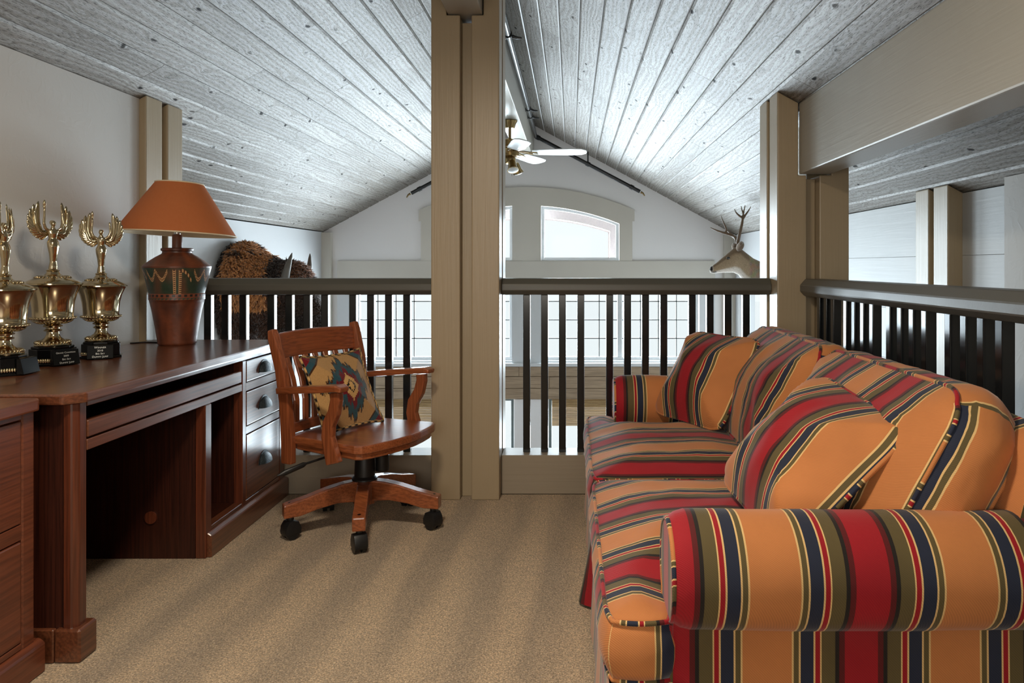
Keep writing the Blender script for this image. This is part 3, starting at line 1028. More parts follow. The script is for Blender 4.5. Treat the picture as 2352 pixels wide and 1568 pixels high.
def cup_pull(x, y, z, parent, w=0.052):
    m = MB()
    n, k = 14, 7
    for sh in (1.0, 0.86):
        rings = []
        for i in range(k + 1):
            a = PI / 2 * i / k
            rings.append([(x + 0.030 * sh * math.sin(a) * math.sin(PI * j / n) ** 0.6,
                           y + w * sh * -math.cos(PI * j / n),
                           z - 0.018 + 0.046 * sh * math.cos(a) * math.sin(PI * j / n) ** 0.7) for j in range(n + 1)])
        m.loft(rings, False, False, False)
    m.box(x - 0.001, x + 0.003, y - w - 0.006, y + w + 0.006, z - 0.02, z - 0.012)
    pts = [(y + (w + 0.006) * -math.cos(PI * j / 16), z - 0.016 + 0.052 * math.sin(PI * j / 16)) for j in range(17)]
    m.prism(pts, 'x', x - 0.001, x + 0.0025)
    return m.build('cup_pull', M['pewter'], parent, smooth=50)


for za, zb_ in ((0.6225, 0.7195), (0.4325, 0.5835), (0.1135, 0.3965)):
    d = MB().box(-1.437, -1.4095, 3.251, 3.616, za + 0.003, zb_ - 0.003).build('drawer', M['desk'], dk, 0.004, 2)
    cup_pull(-1.4095, 3.435, (za + zb_) / 2 - 0.005, d)
    MB().box(-1.95, -1.438, 3.262, 3.60, za + 0.012, zb_ - 0.02).build('drawer_box', M['deskin'], d)

# ------------------------------------------------------------------ filing cabinet beside the desk
cb = thing('filing_cabinet', 'red brown oak two drawer filing cabinet beside the near end of desk', 'cabinet', (-1.76, 1.86, 0))
MB().prism([(-2.07, 1.60), (-1.46, 1.60), (-1.46, 2.055), (-1.482, 2.085), (-2.07, 2.085)], 'z', 0.732, 0.763).build('top', M['cab'], cb, 0.006, 2)
MB().box(-2.06, -1.52, 1.62, 2.066, 0.0, 0.731).build('body', M['deskz'], cb, 0.003, 1)
for ya, yb in ((1.62, 1.662), (2.022, 2.068)):
    MB().box(-1.52, -1.482, ya, yb, 0.0, 0.731).build('stile', M['cab'], cb, 0.004, 1)
for za, zb_ in ((0.714, 0.731), (0.39, 0.432), (0.095, 0.112)):
    MB().box(-1.52, -1.483, 1.6625, 2.0215, za, zb_).build('rail', M['cab'], cb, 0.002, 1)
for za, zb_ in ((0.4325, 0.7135), (0.1125, 0.3895)):
    d = MB().box(-1.519, -1.4815, 1.666, 2.018, za + 0.003, zb_ - 0.003).build('drawer', M['cab'], cb, 0.004, 2)
    cup_pull(-1.4815, 1.862, (za + zb_) / 2 - 0.003, d)
MB().prism([(-1.53, 0), (-1.466, 0), (-1.466, 0.082), (-1.48, 0.094), (-1.53, 0.094)], 'y', 1.605, 2.09).build('plinth', M['cab'], cb, 0.004, 1)

# ------------------------------------------------------------------ swivel desk chair (local x = forward)
ch = thing('swivel_chair', 'amber oak slat-back swivel armchair on castors beside the desk', 'chair', (-0.896, 3.25, 0), math.radians(-25))
ang0 = math.radians(281.5 + 25)
hub = MB().lathe([(0.001, 0.105), (0.05, 0.105), (0.052, 0.12), (0.052, 0.195), (0.04, 0.204), (0.001, 0.204)], 10)
hub.build('hub', M['chairz'], ch, 0, smooth=30, local=True)
leg0 = None
for k in range(5):
    a = ang0 + k * 2 * PI / 5
    Mr = Matrix.Rotation(a, 4, 'Z')
    top = [(0.03, 0.207), (0.09, 0.203), (0.16, 0.190), (0.24, 0.168), (0.335, 0.146)]
    bot = [(0.335, 0.092), (0.27, 0.094), (0.20, 0.112), (0.12, 0.124), (0.03, 0.118)]
    lg = MB().prism(top + bot, 'y', -0.026, 0.026).xf(Mr).build('leg', M['chair'], ch, 0.006, 2, local=True)
    MB().lathe([(0.001, 0.1485), (0.013, 0.1495), (0.013, 0.153), (0.009, 0.156), (0.001, 0.157)], 14, (0.305, 0, -0.004)).xf(Mr).build('bolt', M['steel'], lg, smooth=40, local=True)
    # castor: hooded twin wheel
    cs = MB()
    cs.tube([(0.305, 0, 0.092), (0.305, 0, 0.078)], 0.014, 12)
    sw_ = a * 0 + (-0.5 if k % 2 else 0.35)
    Mc = Mr @ Matrix.Translation((0.305, 0, 0)) @ Matrix.Rotation(sw_, 4, 'Z')
    st = len(cs.v)
    hood = [(-0.034, 0.020), (-0.036, 0.045), (-0.024, 0.072), (0.0, 0.080), (0.018, 0.076), (0.030, 0.058), (0.034, 0.034), (0.030, 0.020)]
    cs.prism(hood, 'y', -0.026, 0.026)
    for i in range(st, len(cs.v)):
        pass
    for i in range(0, st):
        cs.v[i] = tuple(Mr @ Vector(cs.v[i]))
    for i in range(st, len(cs.v)):
        cs.v[i] = tuple(Mc @ Vector(cs.v[i]))
    c_ = cs.build('castor', M['plastic'], lg, 0.006, 2, smooth=50, local=True)
    for sy in (-1, 1):
        MB().tube([(0, sy * 0.006, 0.027), (0, sy * 0.024, 0.027)], 0.027, 20).xf(Mc).build('castor_wheel', M['plastic'], lg, smooth=40, local=True)
MB().lathe([(0.001, 0.2045), (0.054, 0.2045), (0.054, 0.212), (0.044, 0.222), (0.041, 0.30), (0.036, 0.322), (0.024, 0.33), (0.022, 0.352), (0.001, 0.352)], 28).build('gas_column', M['plastic'], ch, smooth=40, local=True)
MB().box(-0.09, 0.09, -0.05, 0.05, 0.338, 0.3595).build('seat_plate', M['plastic'], ch, 0.004, local=True)
MB().lathe([(0.001, 0.236), (0.029, 0.236), (0.030, 0.244), (0.030, 0.302), (0.026, 0.306), (0.022, 0.338), (0.001, 0.338)], 20, (0.05, 0.055, 0)).build('tension_knob', M['plastic'], ch, smooth=40, local=True)
MB().tube([(-0.02, -0.04, 0.346), (-0.05, -0.13, 0.336), (-0.10, -0.24, 0.318), (-0.105, -0.25, 0.315), (-0.135, -0.32, 0.296), (-0.15, -0.345, 0.288)],
          [0.005, 0.005, 0.005, 0.011, 0.012, 0.003], 10, flat=0.7).build('lever', M['plastic'], ch, smooth=50, local=True)


def seat_outline(g):
    pts = []
    half = [(-0.225, 0.0), (-0.225, 0.205), (-0.19, 0.222), (-0.05, 0.240), (0.10, 0.250), (0.165, 0.258), (0.196, 0.246), (0.214, 0.21), (0.232, 0.14), (0.244, 0.07), (0.248, 0.0)]
    for x, y in half:
        pts.append((x - math.copysign(g, x) * (1 if abs(x) > 0.18 else 0.3), max(y - g, 0) if y > 0 else 0))
    full = [(x, -y) for x, y in pts] + [(x, y) for x, y in reversed(pts[1:-1])]
    return full


so = seat_outline(0)
MB().prism(so, 'z', 0.386, 0.420).build('seat', M['chair'], ch, 0.007, 2, local=True)
MB().prism(seat_outline(0.012), 'z', 0.360, 0.3855).build('seat_apron', M['chair'], ch, 0.004, 1, local=True)


def bar(pts, w, t, up=(0, 1, 0)):
    """rectangular section swept along pts; w across 'up', t in the other direction"""
    pts = [Vector(p) for p in pts]
    rings = []
    for i, p in enumerate(pts):
        tn = (pts[min(i + 1, len(pts) - 1)] - pts[max(i - 1, 0)]).normalized()
        u = Vector(up)
        u = (u - tn * u.dot(tn)).normalized()
        v = tn.cross(u)
        ww = w[i] if isinstance(w, list) else w
        tt = t[i] if isinstance(t, list) else t
        rings.append([p + u * ww / 2 + v * tt / 2, p - u * ww / 2 + v * tt / 2, p - u * ww / 2 - v * tt / 2, p + u * ww / 2 - v * tt / 2])
    return MB().loft(rings)


for s_ in (-1, 1):
    bar([(-0.205, s_ * 0.232, 0.305), (-0.205, s_ * 0.233, 0.40), (-0.214, s_ * 0.236, 0.55), (-0.236, s_ * 0.242, 0.70), (-0.272, s_ * 0.248, 0.83), (-0.280, s_ * 0.249, 0.862)],
        [0.032, 0.032, 0.032, 0.032, 0.032, 0.028], [0.055, 0.056, 0.05, 0.046, 0.042, 0.03]).build('back_post', M['chairz'], ch, 0.006, 2, local=True)
    ar = bar([(-0.225, s_ * 0.262, 0.612), (-0.10, s_ * 0.275, 0.626), (0.03, s_ * 0.284, 0.640), (0.12, s_ * 0.286, 0.650), (0.145, s_ * 0.286, 0.644)],
             [0.04, 0.046, 0.056, 0.060, 0.050], [0.026, 0.028, 0.028, 0.026, 0.02]).build('arm', M['chair'], ch, 0.006, 2, local=True)
    bar([(0.095, s_ * 0.279, 0.630), (0.098, s_ * 0.279, 0.60), (0.085, s_ * 0.277, 0.55), (0.055, s_ * 0.274, 0.50), (0.048, s_ * 0.272, 0.45), (0.062, s_ * 0.271, 0.40), (0.078, s_ * 0.270, 0.345)],
        0.030, [0.048, 0.046, 0.048, 0.052, 0.052, 0.058, 0.066]).build('arm_support', M['chairz'], ch, 0.006, 2, local=True)
cr = []
for i in range(13):
    y = -0.232 + 0.464 * i / 12
    b_ = 0.028 * (1 - (y / 0.232) ** 2)
    x = -0.264 - b_
    cr.append([(x + 0.012, y, 0.738), (x - 0.012, y, 0.738), (x - 0.026, y, 0.842 + b_ * 0.25), (x - 0.004, y, 0.842 + b_ * 0.25)])
MB().loft(cr).build('crest_rail', M['chairy'], ch, 0.004, 1, local=True)
lr = []
for i in range(9):
    y = -0.215 + 0.43 * i / 8
    b_ = 0.02 * (1 - (y / 0.215) ** 2)
    lr.append([(-0.198 - b_, y, 0.425), (-0.222 - b_, y, 0.425), (-0.224 - b_, y, 0.468), (-0.20 - b_, y, 0.468)])
MB().loft(lr).build('lower_rail', M['chairy'], ch, 0.003, 1, local=True)
for k in range(7):
    y = -0.174 + 0.058 * k
    b_ = 0.024 * (1 - (y / 0.232) ** 2)
    bar([(-0.211 - b_ * 0.8, y, 0.466), (-0.206 - b_, y * 1.02, 0.56), (-0.226 - b_, y * 1.03, 0.65), (-0.262 - b_, y * 1.04, 0.740)], 0.030, 0.012).build('slat', M['chairz'], ch, 0.003, 1, local=True)


# ------------------------------------------------------------------ upholstery pads
PER = 0.371


def pad(poly, t, crown, crown_b, step, w=0.2, bulge=0.012, stripe='b', u0=0.0, ue=0.0, wr=0.004, pinch=0.0, corner=0.018, rows=5, seed=0.0, colfn=None, power=2.2, end_t=False):
    """soft upholstered pad over an axis-aligned footprint in (a,b); thickness along c"""
    def lines(vals):
        vs = sorted(set(round(x, 6) for x in vals))
        out = []
        for p, q in zip(vs[:-1], vs[1:]):
            n = max(1, int(math.ceil((q - p) / step)))
            out += [p + (q - p) * i / n for i in range(n)]
        return out + [vs[-1]]
    A = lines([p[0] for p in poly])
    B = lines([p[1] for p in poly])

    def inside(x, y):
        c = False
        for i in range(len(poly)):
            (x1, y1), (x2, y2) = poly[i], poly[i - 1]
            if (y1 > y) != (y2 > y) and x < (x2 - x1) * (y - y1) / (y2 - y1) + x1:
                c = not c
        return c

    segs = [(Vector(poly[i]), Vector(poly[(i + 1) % len(poly)])) for i in range(len(poly))]

    def dist(x, y):
        p = Vector((x, y))
        d = 9
        for a, b in segs:
            ab = b - a
            k = max(0, min(1, (p - a).dot(ab) / ab.length_squared))
            d = min(d, (a + ab * k - p).length)
        return d
    area = sum(a.x * b.y - b.x * a.y for a, b in segs)
    sgn = 1 if area > 0 else -1
    corners = []
    n = len(poly)
    for i in range(n):
        e1 = (Vector(poly[i]) - Vector(poly[i - 1])).normalized()
        e2 = (Vector(poly[(i + 1) % n]) - Vector(poly[i])).normalized()
        if sgn * (e1.x * e2.y - e1.y * e2.x) > 0:
            corners.append((Vector(poly[i]), (e1 - e2).normalized()))
    cells = [(i, j) for i in range(len(A) - 1) for j in range(len(B) - 1) if inside((A[i] + A[i + 1]) / 2, (B[j] + B[j + 1]) / 2)]
    amid, bmid = (min(A) + max(A)) / 2, (min(B) + max(B)) / 2
    ha, hb = (max(A) - min(A)) / 2, (max(B) - min(B)) / 2

    def warp(x, y):
        p = Vector((x, y))
        for c, d in corners:
            r = (p - c).length
            if r < 0.1:
                p -= d * corner * (1 - r / 0.1) ** 2
        if pinch:
            p.x = amid + (p.x - amid) * (1 - pinch * (1 - ((y - bmid) / hb) ** 2))
            p.y = bmid + (p.y - bmid) * (1 - pinch * (1 - ((x - amid) / ha) ** 2))
        return p
    m = MB()
    orig = []
    idt, idb = {}, {}

    def vert(i, j, top):
        D = idt if top else idb
        if (i, j) in D:
            return D[(i, j)]
        x, y = A[i], B[j]
        d = dist(x, y)
        f = 1 - (1 - min(d / w, 1)) ** power
        h = (crown if top else crown_b) * f
        nz = noise.noise(Vector((x * 7 + seed, y * 7, 3.1 * (1 if top else 2)))) * wr * 1.6 + noise.noise(Vector((x * 22 + seed, y * 16, 1.7))) * wr * 0.6
        p = warp(x, y)
        c = (t / 2 + h + nz * min(1, d * 12)) * (1 if top else -1)
        m.v.append((p.x, p.y, c))
        orig.append((x, y, top))
        D[(i, j)] = len(m.v) - 1
        return D[(i, j)]

    def uvof(x, y):
        return ((y - u0) / PER, x) if stripe == 'b' else ((x - u0) / PER, y)
    edges = {}
    for i, j in cells:
        q = [(i, j), (i + 1, j), (i + 1, j + 1), (i, j + 1)]
        m.quad(*[vert(*p, True) for p in q], uv=[uvof(A[p[0]], B[p[1]]) for p in q])
        qb = list(reversed(q))
        m.quad(*[vert(*p, False) for p in qb], uv=[uvof(A[p[0]], B[p[1]]) for p in qb])
        for k in range(4):
            e = (q[k], q[(k + 1) % 4])
            if (e[1], e[0]) in edges:
                del edges[(e[1], e[0])]
            else:
                edges[e] = True
    nxt = {a: b for a, b in edges}
    start = next(iter(nxt))
    loop = [start]
    while nxt[loop[-1]] != start:
        loop.append(nxt[loop[-1]])
    L = len(loop)
    nor = []
    for k in range(L):
        a, b, c = loop[k - 1], loop[k], loop[(k + 1) % L]
        e1 = Vector((A[b[0]] - A[a[0]], B[b[1]] - B[a[1]])).normalized()
        e2 = Vector((A[c[0]] - A[b[0]], B[c[1]] - B[b[1]])).normalized()
        e = (e1 + e2).normalized()
        nor.append(Vector((e.y, -e.x)))
    rws = [[vert(*p, True) for p in loop]]
    for r in range(1, rows):
        row = []
        for k, p in enumerate(loop):
            x, y = A[p[0]], B[p[1]]
            q = warp(x, y) + nor[k] * (bulge * math.sin(PI * r / rows) + noise.noise(Vector((x * 18, y * 18, r + seed))) * wr * 0.8)
            m.v.append((q.x, q.y, t / 2 - t * r / rows))
            orig.append((x, y, True))
            row.append(len(m.v) - 1)
        rws.append(row)
    rws.append([vert(*p, False) for p in loop])
    for r in range(rows):
        for k in range(L):
            l = (k + 1) % L
            pa, pb = loop[k], loop[l]
            va, vb = r / rows * t, (r + 1) / rows * t
            along_b = abs(B[pb[1]] - B[pa[1]]) > abs(A[pb[0]] - A[pa[0]])
            if (stripe == 'b') == along_b:
                ua, ub = (uvof(A[pa[0]], B[pa[1]])[0], uvof(A[pb[0]], B[pb[1]])[0])
            elif end_t:
                ua = ub = None
            elif stripe == 'b':
                ua, ub = (A[pa[0]] - ue) / PER, (A[pb[0]] - ue) / PER
            else:
                ua, ub = (B[pa[1]] - ue) / PER, (B[pb[1]] - ue) / PER
            if ua is None:
                u1_, u2_ = (va - t / 2 - 0.01) / PER, (vb - t / 2 - 0.01) / PER
                uvq = [(u1_, 0), (u1_, 0), (u2_, 0), (u2_, 0)]
            else:
                uvq = [(ub, va), (ua, va), (ua, vb), (ub, vb)]
            m.quad(rws[r][l], rws[r][k], rws[r + 1][k], rws[r + 1][l], uv=uvq)
    welts = []
    for row in (rws[0], rws[-1]):
        pts, us = [], []
        for k, p in enumerate(loop):
            pts.append(m.v[row[k]])
            pv = loop[k - 1]
            us.append((A[p[0]] + B[p[1]] - u0) / PER * 1.0)
        welts.append((pts, us))
    if colfn:
        m.col = [colfn(x, y, tp) for x, y, tp in orig]
    return m, welts


def welt_mesh(pts, us, r=0.0055, n=6, out=0.003):
    m = MB()
    m.tube(pts, r, n, True)
    N = len(pts)
    for i in range(N):
        u1, u2 = us[i], us[(i + 1) % N]
        if abs(u2 - u1) > 0.5:
            u2 = u1
        for j in range(n):
            m.uv[i * n + j] = [(u1, 0), (u1, 0.1), (u2, 0.1), (u2, 0)]
    return m


def soft(m, name, parent, Mx=None, mat=None):
    if Mx is not None:
        m.xf(Mx)
    o = m.build(name, mat or M['stripe'], parent, smooth=180)
    return o


# ------------------------------------------------------------------ sofa (back towards the side railing)
sf = thing('sofa', 'two seat rolled arm sofa in red orange navy and olive striped fabric', 'sofa', (0.55, 2.48, 0))
AY0, AY1, AR, AZ = 1.527, 3.43, 0.115, 0.512
SEAT_M = 2.455


def seat_pad(poly, u0, seed):
    m, wl_ = pad(poly, 0.115, 0.052, 0.004, 0.022, w=0.26, bulge=0.016, stripe='b', u0=u0, ue=0.12, wr=0.0045, seed=seed, power=2.0)
    Mx = Matrix.Translation((0, 0, 0.368))
    o = soft(m, 'seat_cushion', sf, Mx)
    for pts, us in wl_:
        w_ = welt_mesh(pts, us)
        soft(w_, 'piping', o, Mx)


seat_pad([(0.07, 1.470), (0.205, 1.470), (0.205, 1.640), (0.74, 1.640), (0.74, SEAT_M - 0.004), (0.07, SEAT_M - 0.004)], 1.88, 0.0)
seat_pad([(0.07, SEAT_M + 0.004), (0.74, SEAT_M + 0.004), (0.74, 3.315), (0.205, 3.315), (0.205, 3.485), (0.07, 3.485)], 2.71, 5.0)
# rolled arms
for side, yc in ((-1, AY0), (1, AY1)):
    m = MB()
    n = 40
    prof_ = []
    yo, yi = yc + side * 0.052, yc - side * 0.088           # outer panel, inner face
    # from outer bottom up, around the roll, down the inner face
    prof_.append((yo, 0.02))
    for q in (0.10, 0.2, 0.3):
        prof_.append((yo, q))
    a0 = math.acos(0.052 / AR)                                # where the roll tucks back to the panel
    for i in range(31):
        a = -a0 + (PI + a0 + 0.75) * i / 30
        prof_.append((yc + side * AR * math.cos(a), AZ + AR * math.sin(a)))
    prof_.append((yi, 0.36))
    prof_.append((yi, 0.25))
    xs = [0.196, 0.2, 0.212, 0.232] + [0.26 + 0.74 * i / 16 for i in range(17)]
    rings = []
    cyp = sum(p[0] for p in prof_) / len(prof_)
    for x in xs:
        e = max(0, 1 - (x - 0.196) / 0.036)
        sh = 0.016 * e ** 2
        ring = []
        for k, (p, q) in enumerate(prof_):
            d = Vector((p - yc, q - AZ))
            if q > 0.40:
                d = d * (1 - sh / 0.115)
            else:
                d = Vector((d.x - side * sh * 0.7 * (1 if d.x * side > 0 else -1), d.y))
            nz = noise.noise(Vector((x * 6, p * 9, q * 9))) * 0.0035
            ring.append((x, yc + d.x + (nz if q > .4 else 0), AZ + d.y + nz))
        rings.append(ring)
    m.loft(rings, False, False, False)
    # stripe coordinate runs along the depth of the arm
    npf = len(prof_)
    idx = 0
    for i in range(len(xs) - 1):
        for j in range(npf - 1):
            u1, u2 = (xs[i] - 0.386) / PER, (xs[i + 1] - 0.386) / PER
            m.uv[idx] = [(u1, j * .02), (u1, j * .02 + .02), (u2, j * .02 + .02), (u2, j * .02)]
            idx += 1
    arm = soft(m, 'arm', sf)
    # gathered front face of the arm
    f = MB()
    f.v = [(0.1945, y, z_) for _, y, z_ in rings[0]]
    f.f = [tuple(range(len(f.v)))]
    f.uv = [[((y - yc) / PER * 1.0 + 0.47, z_) for _, y, z_ in rings[0]]]
    # thicken slightly
    soft(f, 'arm_front', arm)
    pts = [(0.1975, y, z_) for _, y, z_ in rings[0]]
    w_ = MB().tube(pts, 0.0055, 6)
    w_.uv = [[(0.47 + (w_.v[i][1] + w_.v[i][2]) / PER, 0) for i in q] for q in w_.f]
    soft(w_, 'piping', arm)
# base rail, inner deck and skirt
dm = MB().box(0.10, 1.0, 1.62, 3.34, 0.12, 0.306)
dm.uv = [[(v_ * 0 + dm.v[i][1] / PER, 0) for i, v_ in zip(q, (0, 0, 0, 0))] for q in dm.f]
soft(dm, 'deck', sf).data.polygons.foreach_set('use_smooth', [False] * 6)


def skirt(path, u_of, name='skirt'):
    m = MB()
    zs = [0.305, 0.26, 0.2, 0.14, 0.08, 0.012]
    rings = []
    for i, (x, y, nx, ny, fl_) in enumerate(path):
        rings.append([(x + nx * fl_ * ((0.305 - z_) / 0.3) ** 1.3, y + ny * fl_ * ((0.305 - z_) / 0.3) ** 1.3, z_) for z_ in zs])
    m.loft(rings, False, False, False)
    k = 0
    for i in range(len(path) - 1):
        for j in range(len(zs) - 1):
            a, b = u_of(path[i]), u_of(path[i + 1])
            m.uv[k] = [(a, zs[j]), (a, zs[j + 1]), (b, zs[j + 1]), (b, zs[j])]
            k += 1
    return soft(m, name, sf)


fp = []
N = 120
for i in range(N + 1):
    y = 1.478 + (3.478 - 1.478) * i / N
    fl_ = 0.012 + 0.004 * math.sin(y * 17) + 0.045 * math.exp(-((y - 2.50) / 0.05) ** 2) - 0.03 * math.exp(-((y - 2.44) / 0.02) ** 2)
    fp.append((0.075, y, -1, 0, fl_))
skirt(fp, lambda p: (p[1] - 1.88) / PER)
sp_ = [(0.075 + (1.0 - 0.075) * i / 60, 1.474, 0, -1, 0.012 + 0.004 * math.sin(i * 0.9)) for i in range(61)]
skirt(sp_, lambda p: (p[0] - 0.374) / PER)
sp2 = [(0.075 + (1.0 - 0.075) * i / 60, 3.482, 0, 1, 0.008) for i in range(61)]
skirt(sp2, lambda p: (p[0] - 0.374) / PER)
# back frame: leaning upholstered slab
bkm = MB()
rings = []
for i in range(25):
    y = 1.50 + (3.46 - 1.50) * i / 24
    hgt = 0.80 - 0.03 * ((y - 2.48) / 0.98) ** 4
    rings.append([(0.80, y, 0.25), (0.93, y, hgt - 0.03), (0.95, y, hgt), (0.99, y, hgt + 0.012), (1.04, y, hgt - 0.01), (1.055, y, hgt - 0.06), (1.03, y, 0.3), (1.0, y, 0.02), (0.82, y, 0.02)])
bkm.loft(rings, True)
nb = 9
for i in range(24):
    for j in range(nb):
        a, b = (rings[i][0][1] - 1.92) / PER, (rings[i + 1][0][1] - 1.92) / PER
        bkm.uv[i * nb + j] = [(a, 0), (a, 1), (b, 1), (b, 0)]
for q in (-1, -2):
    bkm.uv[q] = [(0.3, 0)] * nb
bkm.build('back', M['stripe'], sf, smooth=40)
# back cushions, leaning
th_ = math.radians(29)
for y0_, y1_, u0_, sd in ((1.575, 2.45, 1.635, 2.0), (2.465, 3.375, 2.86, 8.0)):
    m, wl_ = pad([(-0.225, y0_), (0.225, y0_), (0.225, y1_), (-0.225, y1_)], 0.15, 0.078, 0.02, 0.022, w=0.25, bulge=0.034, stripe='b', u0=u0_, ue=0.06, wr=0.008, seed=sd, corner=0.045, power=2.0, end_t=True, rows=10)
    # local a -> up the lean, b -> world y, c -> outward normal
    up = Vector((math.sin(th_), 0, math.cos(th_)))
    no = Vector((-math.cos(th_), 0, math.sin(th_)))
    Mx = Matrix(((up.x, 0, no.x, 0.800), (0, 1, 0, 0), (up.z, 0, no.z, 0.628), (0, 0, 0, 1)))
    o = soft(m, 'back_cushion', sf, Mx)
    for pts, us in wl_:
        soft(welt_mesh(pts, us), 'piping', o, Mx)


def frame_from(bl, br, tl, off=0.0):
    """matrix: a along width (bl->br), b up the pillow, c = front normal"""
    bl, br, tl = Vector(bl), Vector(br), Vector(tl)
    a = (br - bl).normalized()
    b = (tl - bl)
    b = (b - a * a.dot(b)).normalized()
    c = a.cross(b)
    o = bl
    return Matrix(((a.x, b.x, c.x, o.x), (a.y, b.y, c.y, o.y), (a.z, b.z, c.z, o.z), (0, 0, 0, 1)))


def throw_pillow(label, bl, br, tl, wd, hg, u0, seed):
    root = thing('throw_pillow', label, 'pillow', tuple((Vector(bl) + Vector(br)) / 2))
    m, wl_ = pad([(0, 0), (wd, 0), (wd, hg), (0, hg)], 0.012, 0.10, 0.075, 0.016, w=0.22, bulge=0.004, stripe='a', u0=u0, ue=0.1, wr=0.008, pinch=0.045, seed=seed, corner=0.03, rows=3, power=2.1)
    Mx = frame_from(bl, br, tl)
    soft(m, 'cover', root, Mx)
    soft(welt_mesh(*wl_[0], r=0.0065), 'piping', root, Mx @ Matrix.Translation((0, 0, -0.006)))
    return root


throw_pillow('striped throw pillow propped against the far sofa arm', (0.36, 3.34, 0.475), (0.58, 2.93, 0.475), (0.56, 3.42, 0.82), 0.475, 0.42, 0.045, 1.0)
throw_pillow('striped throw pillow leaning on back cushion beside the near sofa arm', (0.425, 2.15, 0.520), (0.475, 1.67, 0.470), (0.69, 2.17, 0.80), 0.50, 0.42, 0.06, 4.0)

# ------------------------------------------------------------------ kilim pillow on the chair
KC = dict(tan=rgb(178, 138, 88), brn=rgb(66, 42, 26), blu=rgb(44, 76, 86), red=rgb(108, 26, 34), crm=rgb(206, 164, 104), blk=rgb(26, 22, 20))


def kilim(x, y, top):
    W_ = 0.34
    sx_ = (x / W_ - 0.5) * 2
    sy_ = (y / W_ - 0.5) * 2
    q = 0.042
    X = abs(math.floor(sx_ / q + 0.5) * q)
    Y = abs(math.floor(sy_ / q + 0.5) * q)
    j = 0.035 * math.sin(sx_ * 40)
    d = X * 1.25 + Y
    dj = X * 1.15 + Y + 0.12 * ((math.floor(sx_ / 0.11) % 2) - 0.5) + 0.03 * math.sin(sx_ * 70)
    c = KC['tan']
    if d < 0.14:
        c = KC['crm']
    elif d < 0.20:
        c = KC['blk']
    elif d < 0.38:
        c = KC['crm']
    elif dj < 0.56:
        c = KC['red']
    elif dj < 0.84:
        c = KC['blu']
    elif dj < 0.92:
        c = KC['brn']
    else:
        dc = (1 - abs(sx_)) + (1 - abs(sy_))
        st = math.floor(dc / 0.06) * 0.06
        if st < 0.26:
            c = KC['red']
        elif st < 0.46:
            c = KC['blu']
        elif st < 0.53:
            c = KC['brn']
        else:
            c = KC['tan']
    return c


kp = thing('kilim_pillow', 'woven kilim pillow with stepped diamond and striped cord edging on swivel chair', 'pillow', (-1.03, 3.29, 0.42))
m, wl_ = pad([(0, 0), (0.34, 0), (0.34, 0.34), (0, 0.34)], 0.010, 0.062, 0.045, 0.0024, w=0.2, bulge=0.003, wr=0.004, pinch=0.05, corner=-0.01, rows=2, colfn=kilim, power=1.7)
Mch = Matrix.Translation((-0.896, 3.25, 0)) @ Matrix.Rotation(math.radians(-25), 4, 'Z')
bl, br, tl = Mch @ Vector((-0.055, -0.185, 0.428)), Mch @ Vector((-0.035, 0.155, 0.428)), Mch @ Vector((-0.185, -0.185, 0.71))
Mx = frame_from(bl, br, tl)
m.uv = [None] * len(m.f)
m.xf(Mx)
m.build('cover', M['kilim'], kp, smooth=180)
pts = wl_[0][0][::4]
tot = MB()
cm = MB()
cm.tube(pts, 0.006, 6, True)
cm.col = []
for i in range(len(pts)):
    for j in range(6):
        cm.col.append(KC['crm'] if (i + j // 2) % 4 < 2 else KC['blk'])
cm.xf(Mx)
cm.build('cord_piping', M['kilim'], kp, smooth=60)

# ------------------------------------------------------------------ table lamp
tl_ = thing('table_lamp', 'brown and green carved pottery table lamp with wide rust orange shade', 'lamp', (-1.81, 3.44, ZD))
pr = [(0.001, 0.0), (0.074, 0.0), (0.080, 0.006), (0.083, 0.03), (0.092, 0.09), (0.104, 0.16), (0.114, 0.205), (0.1165, 0.207), (0.1165, 0.233), (0.115, 0.235),
      (0.126, 0.28), (0.138, 0.335), (0.1425, 0.352), (0.143, 0.358), (0.138, 0.364), (0.110, 0.386), (0.085, 0.403), (0.066, 0.414), (0.060, 0.420), (0.060, 0.426),
      (0.067, 0.430), (0.068, 0.438), (0.062, 0.442), (0.030, 0.443), (0.001, 0.443)]
fine_ = []
for (r1, z1), (r2, z2) in zip(pr[:-1], pr[1:]):
    k = 40 if (z1, z2) == (0.28, 0.335) or (z1, z2) == (0.235, 0.28) else (10 if 0.2 < z1 < 0.36 else 3)
    for i in range(k):
        fine_.append((r1 + (r2 - r1) * i / k, z1 + (z2 - z1) * i / k))
fine_.append(pr[-1])
NL = 420
lm_ = MB().lathe(fine_, NL)
GR, CL, CD, TAN = rgb(46, 60, 46), rgb(118, 62, 38), rgb(74, 40, 28), rgb(196, 150, 104)
lm_.col = []
